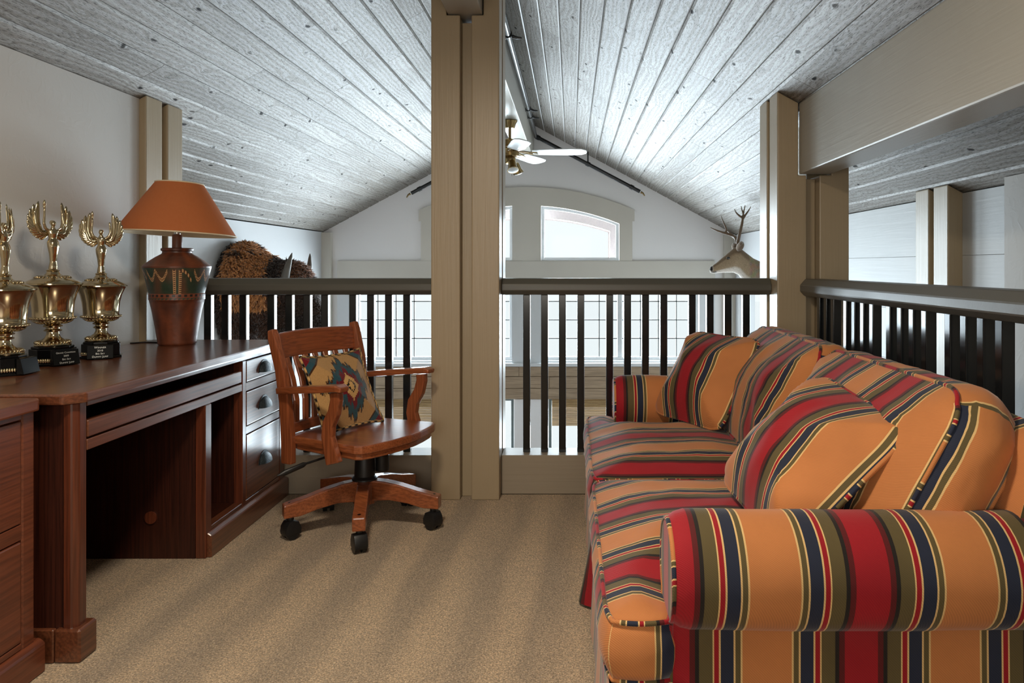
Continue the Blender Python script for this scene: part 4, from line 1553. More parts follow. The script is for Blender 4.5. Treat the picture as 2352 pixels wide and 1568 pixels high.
for r, z_ in fine_:
    for k in range(NL):
        a = 2 * PI * k / NL
        nz = noise.noise(Vector((math.cos(a) * 3, math.sin(a) * 3, z_ * 14)))
        c = [x + (y - x) * max(0, min(1, 0.5 + nz * 0.9)) for x, y in zip(CD, CL)]
        if 0.236 < z_ < 0.352:
            c = [x + (y - x) * max(0, min(1, 0.12 + nz * 0.6)) for x, y in zip(GR, CL)]
            ph_ = (a / (2 * PI) * 4 + 0.37) % 1.0
            # scalloped arches with stepped verticals
            if ph_ < 0.5:
                yy = 0.335 - 0.05 * (ph_ / 0.5 - 0.15) ** 2 * 1.0 - (0.03 if 0.36 < ph_ < 0.42 else 0)
                yy = 0.338 - 0.040 * abs(math.sin(ph_ / 0.5 * 2 * PI)) ** 1.2
                if abs(z_ - yy) < 0.0085:
                    c = TAN if (abs(z_ - yy) > 0.006 or (k // 3 + int(z_ / 0.004)) % 2 == 0) else CD
            else:
                for vx in (0.62, 0.74):
                    if abs(ph_ - vx) < 0.028 and z_ < 0.342:
                        e = abs(ph_ - vx) / 0.028
                        c = TAN if (e > 0.75 or (int(z_ / 0.0045)) % 2 == 0) else CD
                if 0.74 < ph_ < 0.97:
                    yy = 0.340 - 0.05 * ((ph_ - 0.74) / 0.23) ** 2
                    if abs(z_ - yy) < 0.007:
                        c = TAN if (k // 3) % 2 else CD
        elif 0.206 < z_ < 0.236:
            c = CL
            zz = (z_ - 0.206) / 0.03
            if 0.5 < zz < 0.85 and (k % 14) < 7:
                c = [0.012, 0.01, 0.008, 1]
            if zz < 0.35 and (k % 10) / 10 < zz / 0.35:
                c = GR
        lm_.col.append(tuple(c[:3]) + (1,))
lm_.build('base', M['lamp'], tl_, smooth=40, local=True)
MB().lathe([(0.001, 0.443), (0.0215, 0.443), (0.0215, 0.500), (0.019, 0.504), (0.001, 0.504)], 24).build('neck', M['clay'], tl_, smooth=40, local=True)
sk = MB().lathe([(0.001, 0.504), (0.014, 0.504), (0.016, 0.515), (0.012, 0.53), (0.001, 0.532)], 16)
sk.build('socket', M['chrome'], tl_, smooth=40, local=True)
MB().ell((0, 0, 0.575), (0.028, 0.028, 0.04)).build('bulb', m_simple('frosted bulb glass', rgb(220, 218, 210), 0.4), tl_, smooth=180, local=True)
MB().tube([(0, 0.02, 0.505), (0, 0.06, 0.56), (0, 0.06, 0.66), (0, 0.0, 0.735)], 0.003, 8).build('harp', M['brass'], tl_, smooth=180, local=True)
Ms = Matrix.Translation((0, 0, 0.507)) @ Matrix.Rotation(math.radians(2.2), 4, 'Y') @ Matrix.Rotation(math.radians(-1.5), 4, 'X')
shd = MB()
for f_, w_ in ((0, 0),):
    shd.loft([[((0.250 + (0.100 - 0.250) * i / 10) * math.cos(2 * PI * k / 72), (0.250 + (0.100 - 0.250) * i / 10) * math.sin(2 * PI * k / 72), 0.232 * i / 10) for k in range(72)] for i in range(11)], False)
so_ = shd.xf(Ms).build('shade', M['shade'], tl_, smooth=180, local=True)
li_ = MB().loft([[((0.2478 + (0.0985 - 0.2478) * i / 10) * math.cos(2 * PI * k / 72), (0.2478 + (0.0985 - 0.2478) * i / 10) * math.sin(2 * PI * k / 72), 0.232 * i / 10) for k in range(72)] for i in range(11)], False)
li_.xf(Ms).build('lining', M['shadein'], so_, smooth=180, local=True)
for rr_, z_ in ((0.250, 0.0), (0.100, 0.232)):
    MB().tube([(rr_ * math.cos(2 * PI * k / 60), rr_ * math.sin(2 * PI * k / 60), z_) for k in range(60)], 0.0032, 8, True).xf(Ms).build('rim_tape', M['shadein'], so_, smooth=180, local=True)
MB().tube([(-0.07, 0.02, 0.004), (-0.13, 0.06, 0.003), (-0.19, 0.07, 0.003), (-0.228, 0.02, 0.003)], 0.003, 8).build('cord', M['plastic'], tl_, smooth=180, local=True)


# ------------------------------------------------------------------ trophies (local +x = front)
def small_text(lines, size, parent, Mx, mat):
    out = []
    for i, (txt, sc) in enumerate(lines):
        cu = bpy.data.curves.new('t', 'FONT')
        cu.body = txt
        cu.size = size * sc
        cu.align_x = 'CENTER'
        cu.small_caps_scale = 0.78
        for k, chh in enumerate(txt):
            if chh.islower():
                cu.body_format[k].use_small_caps = True
        cu.extrude = 0.0002
        o = bpy.data.objects.new('t', cu)
        C.objects.link(o)
        dg = bpy.context.evaluated_depsgraph_get()
        me = bpy.data.meshes.new_from_object(o.evaluated_get(dg))
        bpy.data.objects.remove(o)
        me.transform(Mx @ Matrix.Translation((0, -i * size * 1.12, 0)))
        me.name = 'lettering'
        link('lettering', me, mat, parent, local=True)


fig_cache = {}


def figure_meshes():
    if fig_cache:
        return fig_cache
    b = MB()
    # draped body: legs and skirt, waist, chest, neck, head
    rings = []
    for z_, rx, ry, ox in ((0.0, 0.013, 0.015, 0), (0.012, 0.012, 0.014, 0.001), (0.03, 0.010, 0.011, 0.002), (0.06, 0.013, 0.014, 0.003), (0.09, 0.017, 0.019, 0.002), (0.105, 0.0165, 0.020, 0),
                           (0.122, 0.011, 0.013, -0.001), (0.14, 0.0135, 0.017, 0), (0.152, 0.012, 0.020, 0), (0.158, 0.007, 0.010, 0), (0.168, 0.0055, 0.006, 0.001)):
        rings.append([(ox + rx * math.cos(2 * PI * k / 20) * (1 + 0.07 * math.sin(k * 2.5) * (z_ < 0.1)), ry * math.sin(2 * PI * k / 20), z_) for k in range(20)])
    b.loft(rings)
    b.ell((0.002, 0, 0.180), (0.0105, 0.009, 0.0125))
    b.ell((-0.006, 0, 0.184), (0.008, 0.009, 0.010))
    for s_, tip in ((1, 0.222), (-1, 0.236)):
        b.tube([(0, s_ * 0.014, 0.150), (0.004, s_ * 0.028, 0.162), (0.006, s_ * 0.034, 0.180), (0.005, s_ * 0.032, 0.205), (0.004, s_ * 0.031, tip - 0.006)],
               [0.0065, 0.006, 0.005, 0.0042, 0.004], 8)
        b.ell((0.004, s_ * 0.031, tip - 0.002), (0.0045, 0.0045, 0.006), 8, 6)
    fig_cache['body'] = fuse(b, 0.0016, 3, 'winged_figure')
    t = MB()
    t.lathe([(0.001, 0.236), (0.003, 0.237), (0.0055, 0.246), (0.004, 0.249), (0.006, 0.250), (0.004, 0.266), (0.001, 0.272)], 10, (0.004, -0.031, 0))
    fig_cache['torch'] = t.mesh('torch')
    for s_ in (-1, 1):
        w_ = MB()
        # crescent wing: overlapping feathers fanning from the shoulder
        root = Vector((-0.010, s_ * 0.008, 0.150))
        for k in range(10):
            f_ = k / 9
            ang = math.radians(-38 + 124 * f_)
            ln = 0.052 + 0.062 * f_ ** 1.1
            base = root + Vector((-0.002, s_ * 0.022 * f_ ** 0.7, -0.004 * f_))
            tip = base + Vector((-0.003 - 0.004 * f_, s_ * (math.cos(ang) * ln * 0.74 + 0.004 * f_), math.sin(ang) * ln * 1.06))
            cv = Vector((0, s_ * 0.012 * f_, -0.016 * f_))
            pts_ = [base.lerp(tip, q) + cv * math.sin(PI * q) for q in (0, 0.2, 0.4, 0.6, 0.8, 0.93, 1.0)]
            w_.tube(pts_, [0.005, 0.009, 0.0105, 0.0105, 0.009, 0.006, 0.0015], 8, flat=0.28, up=(0, -s_ * math.sin(ang), math.cos(ang)))
        w_.tube([root, root + Vector((0.001, s_ * 0.018, -0.012)), root + Vector((0.001, s_ * 0.034, -0.004)), root + Vector((0, s_ * 0.045, 0.03)), root + Vector((-0.001, s_ * 0.049, 0.07)), root + Vector((-0.002, s_ * 0.047, 0.10))],
                [0.007, 0.0075, 0.007, 0.0055, 0.004, 0.0012], 8)
        fig_cache['wing%d' % s_] = w_.mesh('wing')
    for k_, me in fig_cache.items():
        me.materials.append(M['gold'])
        me.polygons.foreach_set('use_smooth', [True] * len(me.polygons))
    return fig_cache


def trophy(label, x, y, rz, sc, lines, plate_w=0.088):
    r = thing('trophy', label, 'trophy', (x, y, ZD), rz, 'winged cup trophies on the desk')
    r.scale = (sc, sc, sc)
    bs = MB()
    oc = lambda rad, k=8: [(rad * math.cos(2 * PI * (i + .5) / k) / math.cos(PI / k), rad * math.sin(2 * PI * (i + .5) / k) / math.cos(PI / k)) for i in range(k)]
    bs.prism(oc(0.072), 'z', 0.0, 0.010).prism(oc(0.066), 'z', 0.010, 0.058).prism(oc(0.060), 'z', 0.058, 0.066)
    b_ = bs.build('base', M['tbase'], r, 0.002, 1, local=True)
    # sloping name plate standing proud of the base front
    px0 = 0.066
    hw_ = plate_w / 2
    pl = MB()
    pl.prism([(px0, 0.004), (px0 + 0.024, 0.004), (px0 + 0.012, 0.056), (px0, 0.056)], 'y', -hw_, hw_)
    plt = pl.build('name_plate', M['tbase'], b_, 0.0015, 1, local=True)
    tilt = math.atan2(0.012, 0.052)
    n_ = Vector((math.cos(tilt), 0, math.sin(tilt)))
    u_ = Vector((-math.sin(tilt), 0, math.cos(tilt)))
    o_ = Vector((px0 + 0.0153, 0, 0.0435)) + n_ * 0.0004
    Mx_ = Matrix(((0, u_.x, n_.x, o_.x), (1, u_.y, n_.y, o_.y), (0, u_.z, n_.z, o_.z), (0, 0, 0, 1)))
    if lines:
        small_text(lines, 0.0105, plt, Mx_, M['letter'])
    orn = MB()
    a = -PI / 4
    for k in range(7):
        q = (k - 3) * 0.0072
        orn.ell((math.cos(a) * 0.0685 - math.sin(a) * q, math.sin(a) * 0.0685 + math.cos(a) * q, 0.019), (0.0042, 0.0042, 0.008), 8, 6)
    orn.build('gilt_ornament', M['gold'], b_, smooth=180, local=True)
    cup = MB().lathe([(0.001, 0.066), (0.055, 0.066), (0.057, 0.071), (0.052, 0.078), (0.038, 0.086), (0.025, 0.096), (0.0195, 0.108), (0.0195, 0.116), (0.027, 0.119), (0.028, 0.123),
                      (0.021, 0.127), (0.021, 0.131), (0.029, 0.134), (0.030, 0.138), (0.022, 0.142), (0.045, 0.148), (0.062, 0.156), (0.068, 0.163), (0.0645, 0.168), (0.062, 0.172), (0.063, 0.195),
                      (0.066, 0.222), (0.0725, 0.250), (0.0825, 0.273), (0.088, 0.282), (0.091, 0.284), (0.091, 0.288), (0.001, 0.288)], 48)
    cp_ = cup.build('cup', M['gold'], r, smooth=45, local=True)
    rp_ = MB()
    NB = 36
    for k in range(NB):
        a = 2 * PI * k / NB
        rp_.ell((0.0675 * math.cos(a), 0.0675 * math.sin(a), 0.165), (0.0055, 0.0062, 0.0042), 6, 5, Matrix.Rotation(a, 3, 'Z') @ Matrix.Rotation(0.6, 3, 'X'))
    rp_.build('rope_moulding', M['gold'], cp_, smooth=180, local=True)
    fr, fr2 = MB(), MB()
    for k in range(28):
        a = 2 * PI * k / 28
        fr.ell((0.049 * math.cos(a), 0.049 * math.sin(a), 0.0805), (0.009, 0.0035, 0.005), 6, 5, Matrix.Rotation(a, 3, 'Z') @ Matrix.Rotation(0.45, 3, 'Y'))
        fr2.ell((0.050 * math.cos(a), 0.050 * math.sin(a), 0.1505), (0.014, 0.0036, 0.003), 6, 5, Matrix.Rotation(a, 3, 'Z') @ Matrix.Rotation(-0.45, 3, 'Y'))
    for q_, nm_ in ((fr, 'foot_fluting'), (fr2, 'bowl_fluting')):
        q_.build(nm_, M['gold'], cp_, smooth=180, local=True)['kind'] = 'stuff'
    ld = MB().lathe([(0.001, 0.2885), (0.088, 0.2885), (0.080, 0.295), (0.062, 0.304), (0.045, 0.312), (0.036, 0.315), (0.030, 0.316), (0.022, 0.322), (0.018, 0.330), (0.022, 0.334), (0.016, 0.338), (0.001, 0.339)], 48)
    l_ = ld.build('lid', M['gold'], r, smooth=45, local=True)
    fl2 = MB()
    for k in range(24):
        a = 2 * PI * k / 24
        fl2.ell((0.048 * math.cos(a), 0.048 * math.sin(a), 0.3115), (0.010, 0.0036, 0.003), 6, 5, Matrix.Rotation(a, 3, 'Z') @ Matrix.Rotation(0.38, 3, 'Y'))
    fl2.build('lid_fluting', M['gold'], l_, smooth=180, local=True)['kind'] = 'stuff'
    fm = figure_meshes()
    fg = bpy.data.objects.new('winged_figure', fm['body'])
    C.objects.link(fg)
    fg.parent = r
    fg.location = (0, 0, 0.338)
    fg.scale = (0.95, 0.95, 0.90)
    for key, nm in (('torch', 'torch'), ('wing-1', 'wing'), ('wing1', 'wing')):
        o_ = bpy.data.objects.new(nm, fm[key])
        C.objects.link(o_)
        o_.parent = fg
    return r


trophy('winged gold cup trophy on black base marked Winner 2010', -1.852, 2.95, math.radians(-60), 0.985,
       [('Winner', 1.15), ('2010', 0.95), ('Big Sky', 0.95), ('Dummy Jump', 1.0)])
trophy('tallest winged gold cup trophy on black base marked Grand Champion', -1.90, 2.745, math.radians(-28), 1.03,
       [('Grand Champion', 0.82), ('2009', 0.85), ('Big Sky', 0.9), ('Dummy Jump', 0.9)])
trophy('winged gold cup trophy with gilt fluted base ornament at the end of the row', -1.885, 2.49, math.radians(4), 0.985, None)

# ------------------------------------------------------------------ added ceiling light, out of view on the ridge beam: warm loft fill
cl = thing('fill_ceiling_light', 'added round frosted fill light, out of view under the ridge beam', 'ceiling light', (RX, 1.35, 2.344))
MB().lathe([(0.001, 0.0), (0.165, 0.0), (0.17, -0.012), (0.16, -0.03), (0.001, -0.03)], 40).build('pan', M['brass'], cl, smooth=40, local=True)
_t = NT('lit frosted glass')
_t.base(rgb(240, 232, 214)).rough(0.4)
_t.p.inputs['Emission Color'].default_value = (1.0, 0.82, 0.6, 1)
_t.p.inputs['Emission Strength'].default_value = 3.0
MB().lathe([(0.150, -0.031), (0.145, -0.06), (0.11, -0.09), (0.06, -0.108), (0.001, -0.112)], 40).build('glass_bowl', _t.m, cl, smooth=180, local=True)
l = bpy.data.lights.new('fill_light', 'AREA')
l.shape = 'DISK'
l.size = 0.30
l.energy = 38
l.color = (1.0, 0.86, 0.68)
lo = bpy.data.objects.new('fill_light', l)
C.objects.link(lo)
lo.parent = cl
lo.location = (0, 0, -0.118)

# ------------------------------------------------------------------ ceiling fan hung from the ridge beam in the great room
fx, fy = RX, 6.26
fan = thing('ceiling_fan', 'brass ceiling fan with white blades hung from ridge beam in the great room', 'ceiling fan', (fx, fy, 2.344))
MB().lathe([(0.001, 0), (0.062, 0), (0.064, -0.006), (0.050, -0.03), (0.042, -0.058), (0.036, -0.066), (0.001, -0.066)], 32).build('canopy', M['brass'], fan, smooth=40, local=True)
MB().lathe([(0.001, -0.0665), (0.011, -0.0665), (0.011, -0.150), (0.018, -0.152), (0.018, -0.166), (0.001, -0.166)], 16).build('down_rod', M['brass'], fan, smooth=40, local=True)
mo = MB().lathe([(0.001, -0.1665), (0.05, -0.1665), (0.125, -0.174), (0.138, -0.182), (0.139, -0.225), (0.128, -0.236), (0.085, -0.242), (0.080, -0.25), (0.078, -0.30), (0.06, -0.308), (0.001, -0.308)], 40)
mo.build('motor', M['brass'], fan, smooth=40, local=True)
for k in range(5):
    a = math.radians(-4 + 72 * k)
    Mr = Matrix.Rotation(a, 4, 'Z')
    bl_ = MB()
    out = [(0.19, -0.050), (0.22, -0.060), (0.50, -0.072), (0.60, -0.066), (0.64, -0.035), (0.645, 0.0), (0.64, 0.035), (0.60, 0.066), (0.50, 0.072), (0.22, 0.060), (0.19, 0.050)]
    bl_.prism(out, 'z', -0.004, 0.004)
    bl_.xf(Mr @ Matrix.Translation((0, 0, -0.268)) @ Matrix.Rotation(math.radians(-12), 4, 'X'))
    b_ = bl_.build('blade', M['blade'], fan, 0.002, 1, local=True)
    bk_ = MB()
    for s_ in (-1, 1):
        bk_.tube([(0.07, s_ * 0.012, -0.262), (0.12, s_ * 0.035, -0.266), (0.17, s_ * 0.045, -0.275), (0.235, s_ * 0.03, -0.277)], 0.006, 8)
    bk_.xf(Mr).build('blade_bracket', M['brass'], b_, smooth=60, local=True)
lk = MB().lathe([(0.001, -0.3085), (0.045, -0.3085), (0.05, -0.32), (0.05, -0.35), (0.03, -0.365), (0.001, -0.368)], 28)
lk = lk.build('light_kit', M['brass'], fan, smooth=40, local=True)
for k in range(3):
    a = math.radians(-70 + 120 * k)
    Mr = Matrix.Rotation(a, 4, 'Z') @ Matrix.Translation((0.06, 0, -0.35)) @ Matrix.Rotation(math.radians(-28), 4, 'Y')
    MB().lathe([(0.001, 0.0), (0.028, -0.002), (0.034, -0.02), (0.036, -0.06), (0.046, -0.085), (0.048, -0.09)], 24).xf(Mr).build('spot_cup', M['brass'], lk, smooth=40, local=True)
    MB().lathe([(0.001, -0.1), (0.03, -0.098), (0.046, -0.088), (0.046, -0.084), (0.001, -0.084)], 24).xf(Mr).build('spot_lens', M['blade'], lk, smooth=40, local=True)
MB().tube([(0.02, -0.04, -0.366), (0.02, -0.041, -0.42), (0.02, -0.04, -0.47)], 0.0015, 5).build('pull_chain', M['brass'], fan, local=True)

# ------------------------------------------------------------------ sprinkler pipes along ridge beam and gable
sp = thing('sprinkler_pipe', 'dark iron sprinkler pipe along the ridge beam and down the gable slopes', 'pipe', (-0.40, 6.0, 2.6))
px_, pz_ = -0.398, 2.585
MB().tube([(px_, 3.96, pz_), (px_, 6.0, pz_), (px_, 8.38, pz_), (px_, 8.42, pz_ - 0.006)], 0.021, 12).build('ridge_run', M['pipe'], sp, smooth=50)
for s_, x1, z1 in ((1, 0.774, 1.963), (-1, -1.80, 1.945)):
    x0, z0 = (px_, pz_) if s_ == 1 else (-0.63, pz_ - 0.02)
    br_ = MB().tube([(x0, 8.43, z0), ((x0 + x1) / 2, 8.43, (z0 + z1) / 2), (x1, 8.43, z1)], 0.021, 12).build('gable_branch', M['pipe'], sp, smooth=50)
    d_ = Vector((x1 - x0, 0, z1 - z0)).normalized()
    for q in (0.02, 0.5, 0.92):
        c_ = Vector((x0, 8.43, z0)).lerp(Vector((x1, 8.43, z1)), q)
        MB().tube([c_ - d_ * 0.022, c_ + d_ * 0.022], 0.027, 12).build('coupling', M['pipe'], br_, smooth=50)
        if q == 0.5:
            MB().box(c_.x - 0.008, c_.x + 0.008, 8.42, 8.44, c_.z, (zr(c_.x) if s_ == 1 else zl(-c_.x)) - 0.001).build('hanger', M['pipe'], br_)
    e = Vector((x1, 8.43, z1)) + d_ * 0.01
    MB().tube([e, e + d_ * 0.03, e + d_ * 0.05 + Vector((0, 0, -0.02))], [0.014, 0.010, 0.006], 10).build('sprinkler_head', M['brass'], br_, smooth=50)
for y in (4.72, 6.95, 7.3):
    MB().tube([(px_, y - 0.02, pz_), (px_, y + 0.02, pz_)], 0.0275, 12).build('coupling', M['pipe'], sp, smooth=50)
    MB().tube([(px_ + 0.02, y + 0.03, pz_), (px_ + 0.05, y + 0.03, pz_ - 0.01), (px_ + 0.085, y + 0.03, pz_ - 0.012)], [0.012, 0.010, 0.006], 8).build('sprinkler_head', M['pipe'], sp, smooth=50)
    MB().box(-0.4280, px_, y + 0.05, y + 0.07, pz_ - 0.012, pz_ + 0.012).build('clamp', M['pipe'], sp)


# ------------------------------------------------------------------ mounted bison head on the great-room left wall, facing into the room
def tufts(me, cnt, rng, lenfn, colfn, rad=0.006, curl=0.6, fat=None):
    """short curled locks scattered over a hide mesh, one joined mesh"""
    me.calc_loop_triangles()
    tris = me.loop_triangles
    acc, tot = [], 0
    for t in tris:
        tot += t.area
        acc.append(tot)
    import bisect
    m = MB()
    m.col = []
    for _ in range(cnt):
        t = tris[min(bisect.bisect(acc, rng.random() * tot), len(tris) - 1)]
        a, b, c = [me.vertices[i].co for i in t.vertices]
        r1, r2 = rng.random(), rng.random()
        if r1 + r2 > 1:
            r1, r2 = 1 - r1, 1 - r2
        p = a + (b - a) * r1 + (c - a) * r2
        n = t.normal
        L = lenfn(p)
        if L <= 0:
            continue
        L *= rng.uniform(0.7, 1.3)
        g = Vector((rng.uniform(-1, 1), rng.uniform(-1, 1), rng.uniform(-1.6, 0.2))) * curl
        d = (n + g * 0.6).normalized()
        d2 = (d + Vector((rng.uniform(-1, 1), rng.uniform(-1, 1), -0.9)) * curl).normalized()
        q0, q1 = p - n * 0.004, p + d * L * 0.5
        q2 = q1 + d2 * L * 0.5
        r = rad * rng.uniform(0.7, 1.3) * (fat(p) if fat else 1)
        x = d.orthogonal().normalized()
        y = d.cross(x)
        base = len(m.v)
        for q, rr in ((q0, r), (q1, r * 0.85)):
            for k in range(3):
                m.v.append(tuple(q + x * math.cos(2.094 * k) * rr + y * math.sin(2.094 * k) * rr))
        m.v.append(tuple(q2))
        for k in range(3):
            l = (k + 1) % 3
            m.quad(base + k, base + l, base + 3 + l, base + 3 + k)
            m.quad(base + 3 + k, base + 3 + l, base + 6)
        cc = colfn(p, rng)
        m.col += [tuple(v * 0.7 for v in cc[:3]) + (1,)] * 3 + [cc] * 3 + [tuple(min(1, v * 1.25) for v in cc[:3]) + (1,)]
    return m


bx, by, bz = -2.86, 6.34, 0.92
bi = thing('bison_head', 'mounted bison head with curly brown mane and grey horns on the left wall', 'taxidermy', (bx, by, 0.5))
bm_ = MB()
bm_.ell((-2.76, by, 0.97), (0.20, 0.36, 0.34), 24, 14)           # hump and shoulder cape
bm_.ell((-2.80, by, 0.80), (0.15, 0.33, 0.36), 24, 14)
bm_.ell((-2.58, by, 0.93), (0.19, 0.27, 0.27), 24, 14)
bm_.ell((-2.38, by, 0.98), (0.17, 0.19, 0.17), 20, 12)           # poll
bm_.ell((-2.28, by, 0.84), (0.13, 0.15, 0.20), 20, 12)           # forehead
bm_.ell((-2.19, by, 0.70), (0.10, 0.115, 0.14), 20, 12)          # face
bm_.ell((-2.15, by, 0.60), (0.09, 0.09, 0.085), 16, 10)          # muzzle
bm_.ell((-2.45, by, 0.66), (0.17, 0.18, 0.24), 20, 12)           # throat and beard
hide = fuse(bm_, 0.022, 6, 'hide')
for v in hide.vertices:
    v.co.x = max(v.co.x, -2.858)


def bison_col(p, rng=None):
    j = rng.uniform(0.75, 1.25) if rng else 1
    if p.x < -2.80:
        c = rgb(52, 36, 26)
    elif p.x < -2.50 and p.z > 1.20 and noise.noise(Vector((p.y * 9, p.x * 9, 0))) > 0.1:
        c = rgb(70, 46, 30)
    elif p.x < -2.50 and p.z > 0.78:
        c = rgb(176, 118, 70)
    elif p.x < -2.42:
        c = rgb(92, 56, 34) if p.z > 0.8 else rgb(70, 44, 30)
    elif p.z > 1.03:
        c = rgb(70, 50, 38) if p.x < -2.36 else rgb(112, 72, 48)
    elif p.z < 0.72 and p.x > -2.30:
        c = rgb(44, 32, 26)
    else:
        c = rgb(60, 42, 32)
    if -2.52 < p.x < -2.40 and p.z > 0.9:
        c = rgb(56, 42, 36)
    return tuple(v * j for v in c[:3]) + (1,)


ca = hide.color_attributes.new('Col', 'FLOAT_COLOR', 'POINT')
for i, v in enumerate(hide.vertices):
    ca.data[i].color = bison_col(v.co)
rg = random.Random(3)
fur = tufts(hide, 17000, rg, lambda p: 0 if p.x < -2.85 else (0.055 if p.x < -2.42 else (0.06 if p.z > 0.95 else (0.09 if p.z < 0.62 and p.x < -2.26 else 0.022))), bison_col, 0.008, 0.8, lambda p: 1.35 if p.x < -2.5 and p.z > 0.78 else 1.0)
link('hide', hide, M['fur'], bi, 180)
fur.v = [(max(v[0], -2.857), v[1], v[2]) for v in fur.v]
fo = fur.build('fur', M['fur'], bi, smooth=180)
fo['kind'] = 'stuff'
for s_ in (-1, 1):
    y0 = by + s_ * 0.15
    MB().tube([(-2.36, y0, 0.99), (-2.34, y0 + s_ * 0.07, 1.00), (-2.32, y0 + s_ * 0.105, 1.06), (-2.30, y0 + s_ * 0.10, 1.14), (-2.29, y0 + s_ * 0.075, 1.20), (-2.285, y0 + s_ * 0.06, 1.235)],
              [0.04, 0.038, 0.033, 0.024, 0.014, 0.003], 14).build('horn', M['horn'], bi, smooth=180)
    MB().ell((-2.205, by + s_ * 0.125, 0.815), (0.016, 0.014, 0.016)).build('eye', M['eye'], bi, smooth=180)
    MB().ell((-2.42, by + s_ * 0.19, 0.93), (0.03, 0.055, 0.02)).build('ear', M['horn'], bi, smooth=180)
MB().ell((-2.075, by, 0.62), (0.022, 0.05, 0.035)).build('nose', M['eye'], bi, smooth=180)

# ------------------------------------------------------------------ mounted deer head on the great-room right wall, facing into the room
dy_ = 6.6
de = thing('deer_head', 'mounted deer head with brown forked antlers on the right wall behind corner post', 'taxidermy', (1.88, dy_, 0.8))
st_ = [(1.222, 1.092, .012, .014), (1.228, 1.092, .026, .024), (1.25, 1.097, .036, .032), (1.285, 1.112, .048, .038), (1.325, 1.132, .064, .048), (1.38, 1.157, .088, .062), (1.43, 1.178, .108, .072),
       (1.475, 1.172, .124, .074), (1.53, 1.115, .136, .080), (1.60, 1.065, .132, .092), (1.69, 1.030, .125, .105), (1.79, 1.015, .118, .115), (1.879, 1.005, .112, .12)]
rings, cols = [], []
for i in range((len(st_) - 1) * 4 + 1):
    k, f_ = min(i // 4, len(st_) - 2), (i - 4 * min(i // 4, len(st_) - 2)) / 4
    x, z_, rz_, ry_ = [a + (b - a) * f_ for a, b in zip(st_[k], st_[k + 1])]
    ring = []
    for q in range(28):
        a = 2 * PI * q / 28
        sy, cz = math.sin(a), math.cos(a)
        pz = z_ + rz_ * cz
        py = dy_ + ry_ * (abs(sy) ** 0.85) * math.copysign(1, sy) * (1 - 0.12 * cz * (x < 1.45))
        ring.append((x, py, pz))
        c = rgb(164, 144, 118)
        if cz > 0.6:
            c = rgb(128, 108, 86)
        if cz < -0.55 and x < 1.62:
            c = rgb(214, 206, 196)
        if x < 1.25:
            c = rgb(196, 186, 176)
        if x < 1.242 and cz > -0.25:
            c = rgb(30, 25, 23)
        if x > 1.55:
            c = tuple(u * (0.8 + 0.4 * random.random()) for u in rgb(150, 132, 108)[:3]) + (1,)
        cols.append(c)
    rings.append(ring)
dm_ = MB().loft(rings)
dm_.col = cols
dm_.build('head', M['deer'], de, smooth=180)
MB().tube([(1.229, dy_ - 0.03, 1.076), (1.25, dy_ - 0.034, 1.072), (1.275, dy_ - 0.036, 1.076)], 0.0035, 6).build('mouth', M['eye'], de, smooth=180)
for s_ in (-1, 1):
    MB().ell((1.372, dy_ + s_ * 0.055, 1.196), (0.017, 0.010, 0.012)).build('eye', M['eye'], de, smooth=180)
    e_ = MB()
    er = []
    for i in range(9):
        f_ = i / 8
        c = Vector((1.455 + 0.012 * f_, dy_ + s_ * (0.055 + 0.115 * f_), 1.275 + 0.055 * f_))
        w_ = 0.038 * math.sin(PI * min(0.97, 0.18 + 0.8 * f_)) ** 0.7
        er.append([c + Vector((w_ * math.cos(2 * PI * q / 12), 0.0, w_ * math.sin(2 * PI * q / 12) * 0.9)) + Vector((0.012 * (math.cos(2 * PI * q / 12) < -0.3), 0, 0)) for q in range(12)])
    e_.loft(er)
    e_.col = [rgb(104, 86, 70) if v[0] > 1.452 else rgb(150, 134, 118) for v in e_.v]
    e_.build('ear', M['deer'], de, smooth=180)
k2 = 1 / 260.6
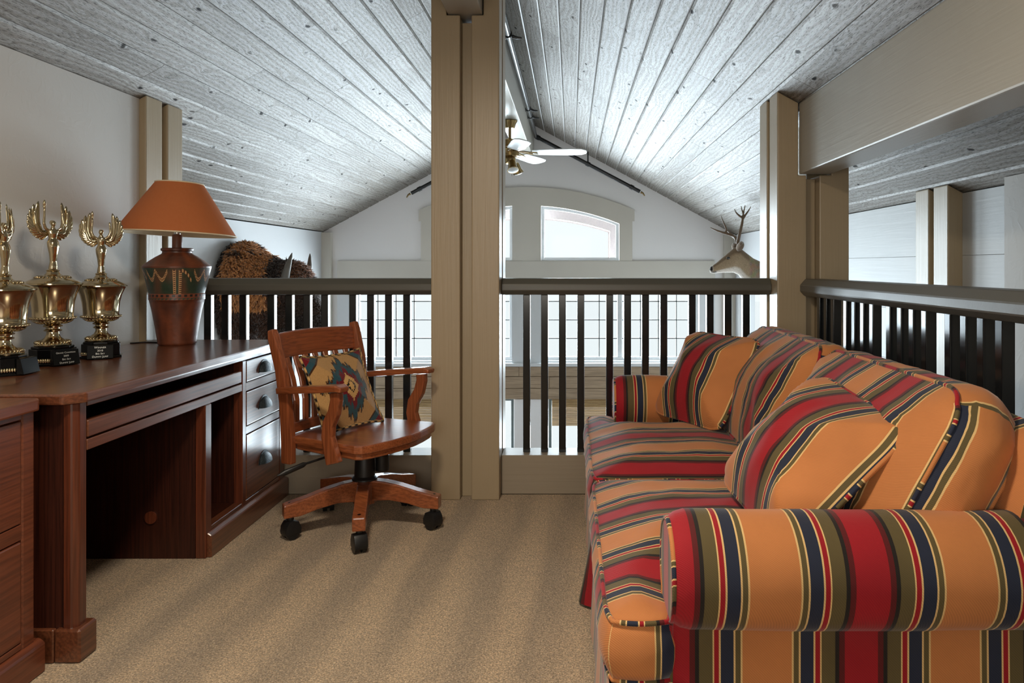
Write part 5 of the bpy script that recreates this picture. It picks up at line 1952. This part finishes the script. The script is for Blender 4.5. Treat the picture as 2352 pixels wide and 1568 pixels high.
AP = lambda px, py, y: ((px - 1312) * k2 * y / dy_, y, 1.13 - (py - 610) * k2 * y / dy_)


def antler(paths):
    m = MB()
    for pts, r0, r1 in paths:
        n = len(pts)
        # smooth the path
        sm = []
        for i in range(n - 1):
            for f_ in (0, 0.33, 0.66):
                sm.append(Vector(pts[i]).lerp(Vector(pts[i + 1]), f_))
        sm.append(Vector(pts[-1]))
        for _ in range(2):
            sm = [sm[0]] + [(sm[i - 1] + sm[i] * 2 + sm[i + 1]) / 4 for i in range(1, len(sm) - 1)] + [sm[-1]]
        m.tube(sm, [r0 + (r1 - r0) * (i / (len(sm) - 1)) ** 1.5 for i in range(len(sm))], 8)
    me = fuse(m, 0.004, 2, 'antler')
    return link('antler', me, M['antler'], de, 180)


yn, yf = dy_ - 0.09, dy_ + 0.12
antler([([AP(1694, 560, dy_ - 0.04), AP(1696, 548, dy_ - 0.06), AP(1700, 532, yn), AP(1705, 512, yn), AP(1706, 498, yn), AP(1708, 488, yn), AP(1711.5, 471, yn)], 0.017, 0.004),
        ([AP(1705, 500, yn), AP(1697, 495, yn + .01), AP(1690, 488, yn + .01), AP(1686.5, 479, yn + .01)], 0.011, 0.003),
        ([AP(1707, 491, yn), AP(1704, 482, yn + .02), AP(1702, 472, yn + .03)], 0.008, 0.003),
        ([AP(1707, 502, yn), AP(1713, 492, yn - .02), AP(1720, 483, yn - .03), AP(1725, 473, yn - .04)], 0.010, 0.003)])
antler([([AP(1692, 560, dy_ + 0.04), AP(1692, 549, dy_ + 0.06), AP(1684, 541, yf), AP(1672, 537, yf), AP(1657, 533, yf), AP(1643, 528, yf), AP(1631, 522, yf)], 0.017, 0.004),
        ([AP(1667, 535, yf), AP(1669, 528, yf), AP(1665, 518, yf), AP(1660, 507, yf), AP(1656, 495, yf)], 0.010, 0.003),
        ([AP(1682, 540, yf), AP(1676, 534, yf + .03), AP(1671, 530, yf + .06)], 0.011, 0.006)])
MB().ell((1.875, dy_, 1.0), (0.012, 0.14, 0.135), 28, 12).build('mount_board', M['deskz'], de, smooth=180)
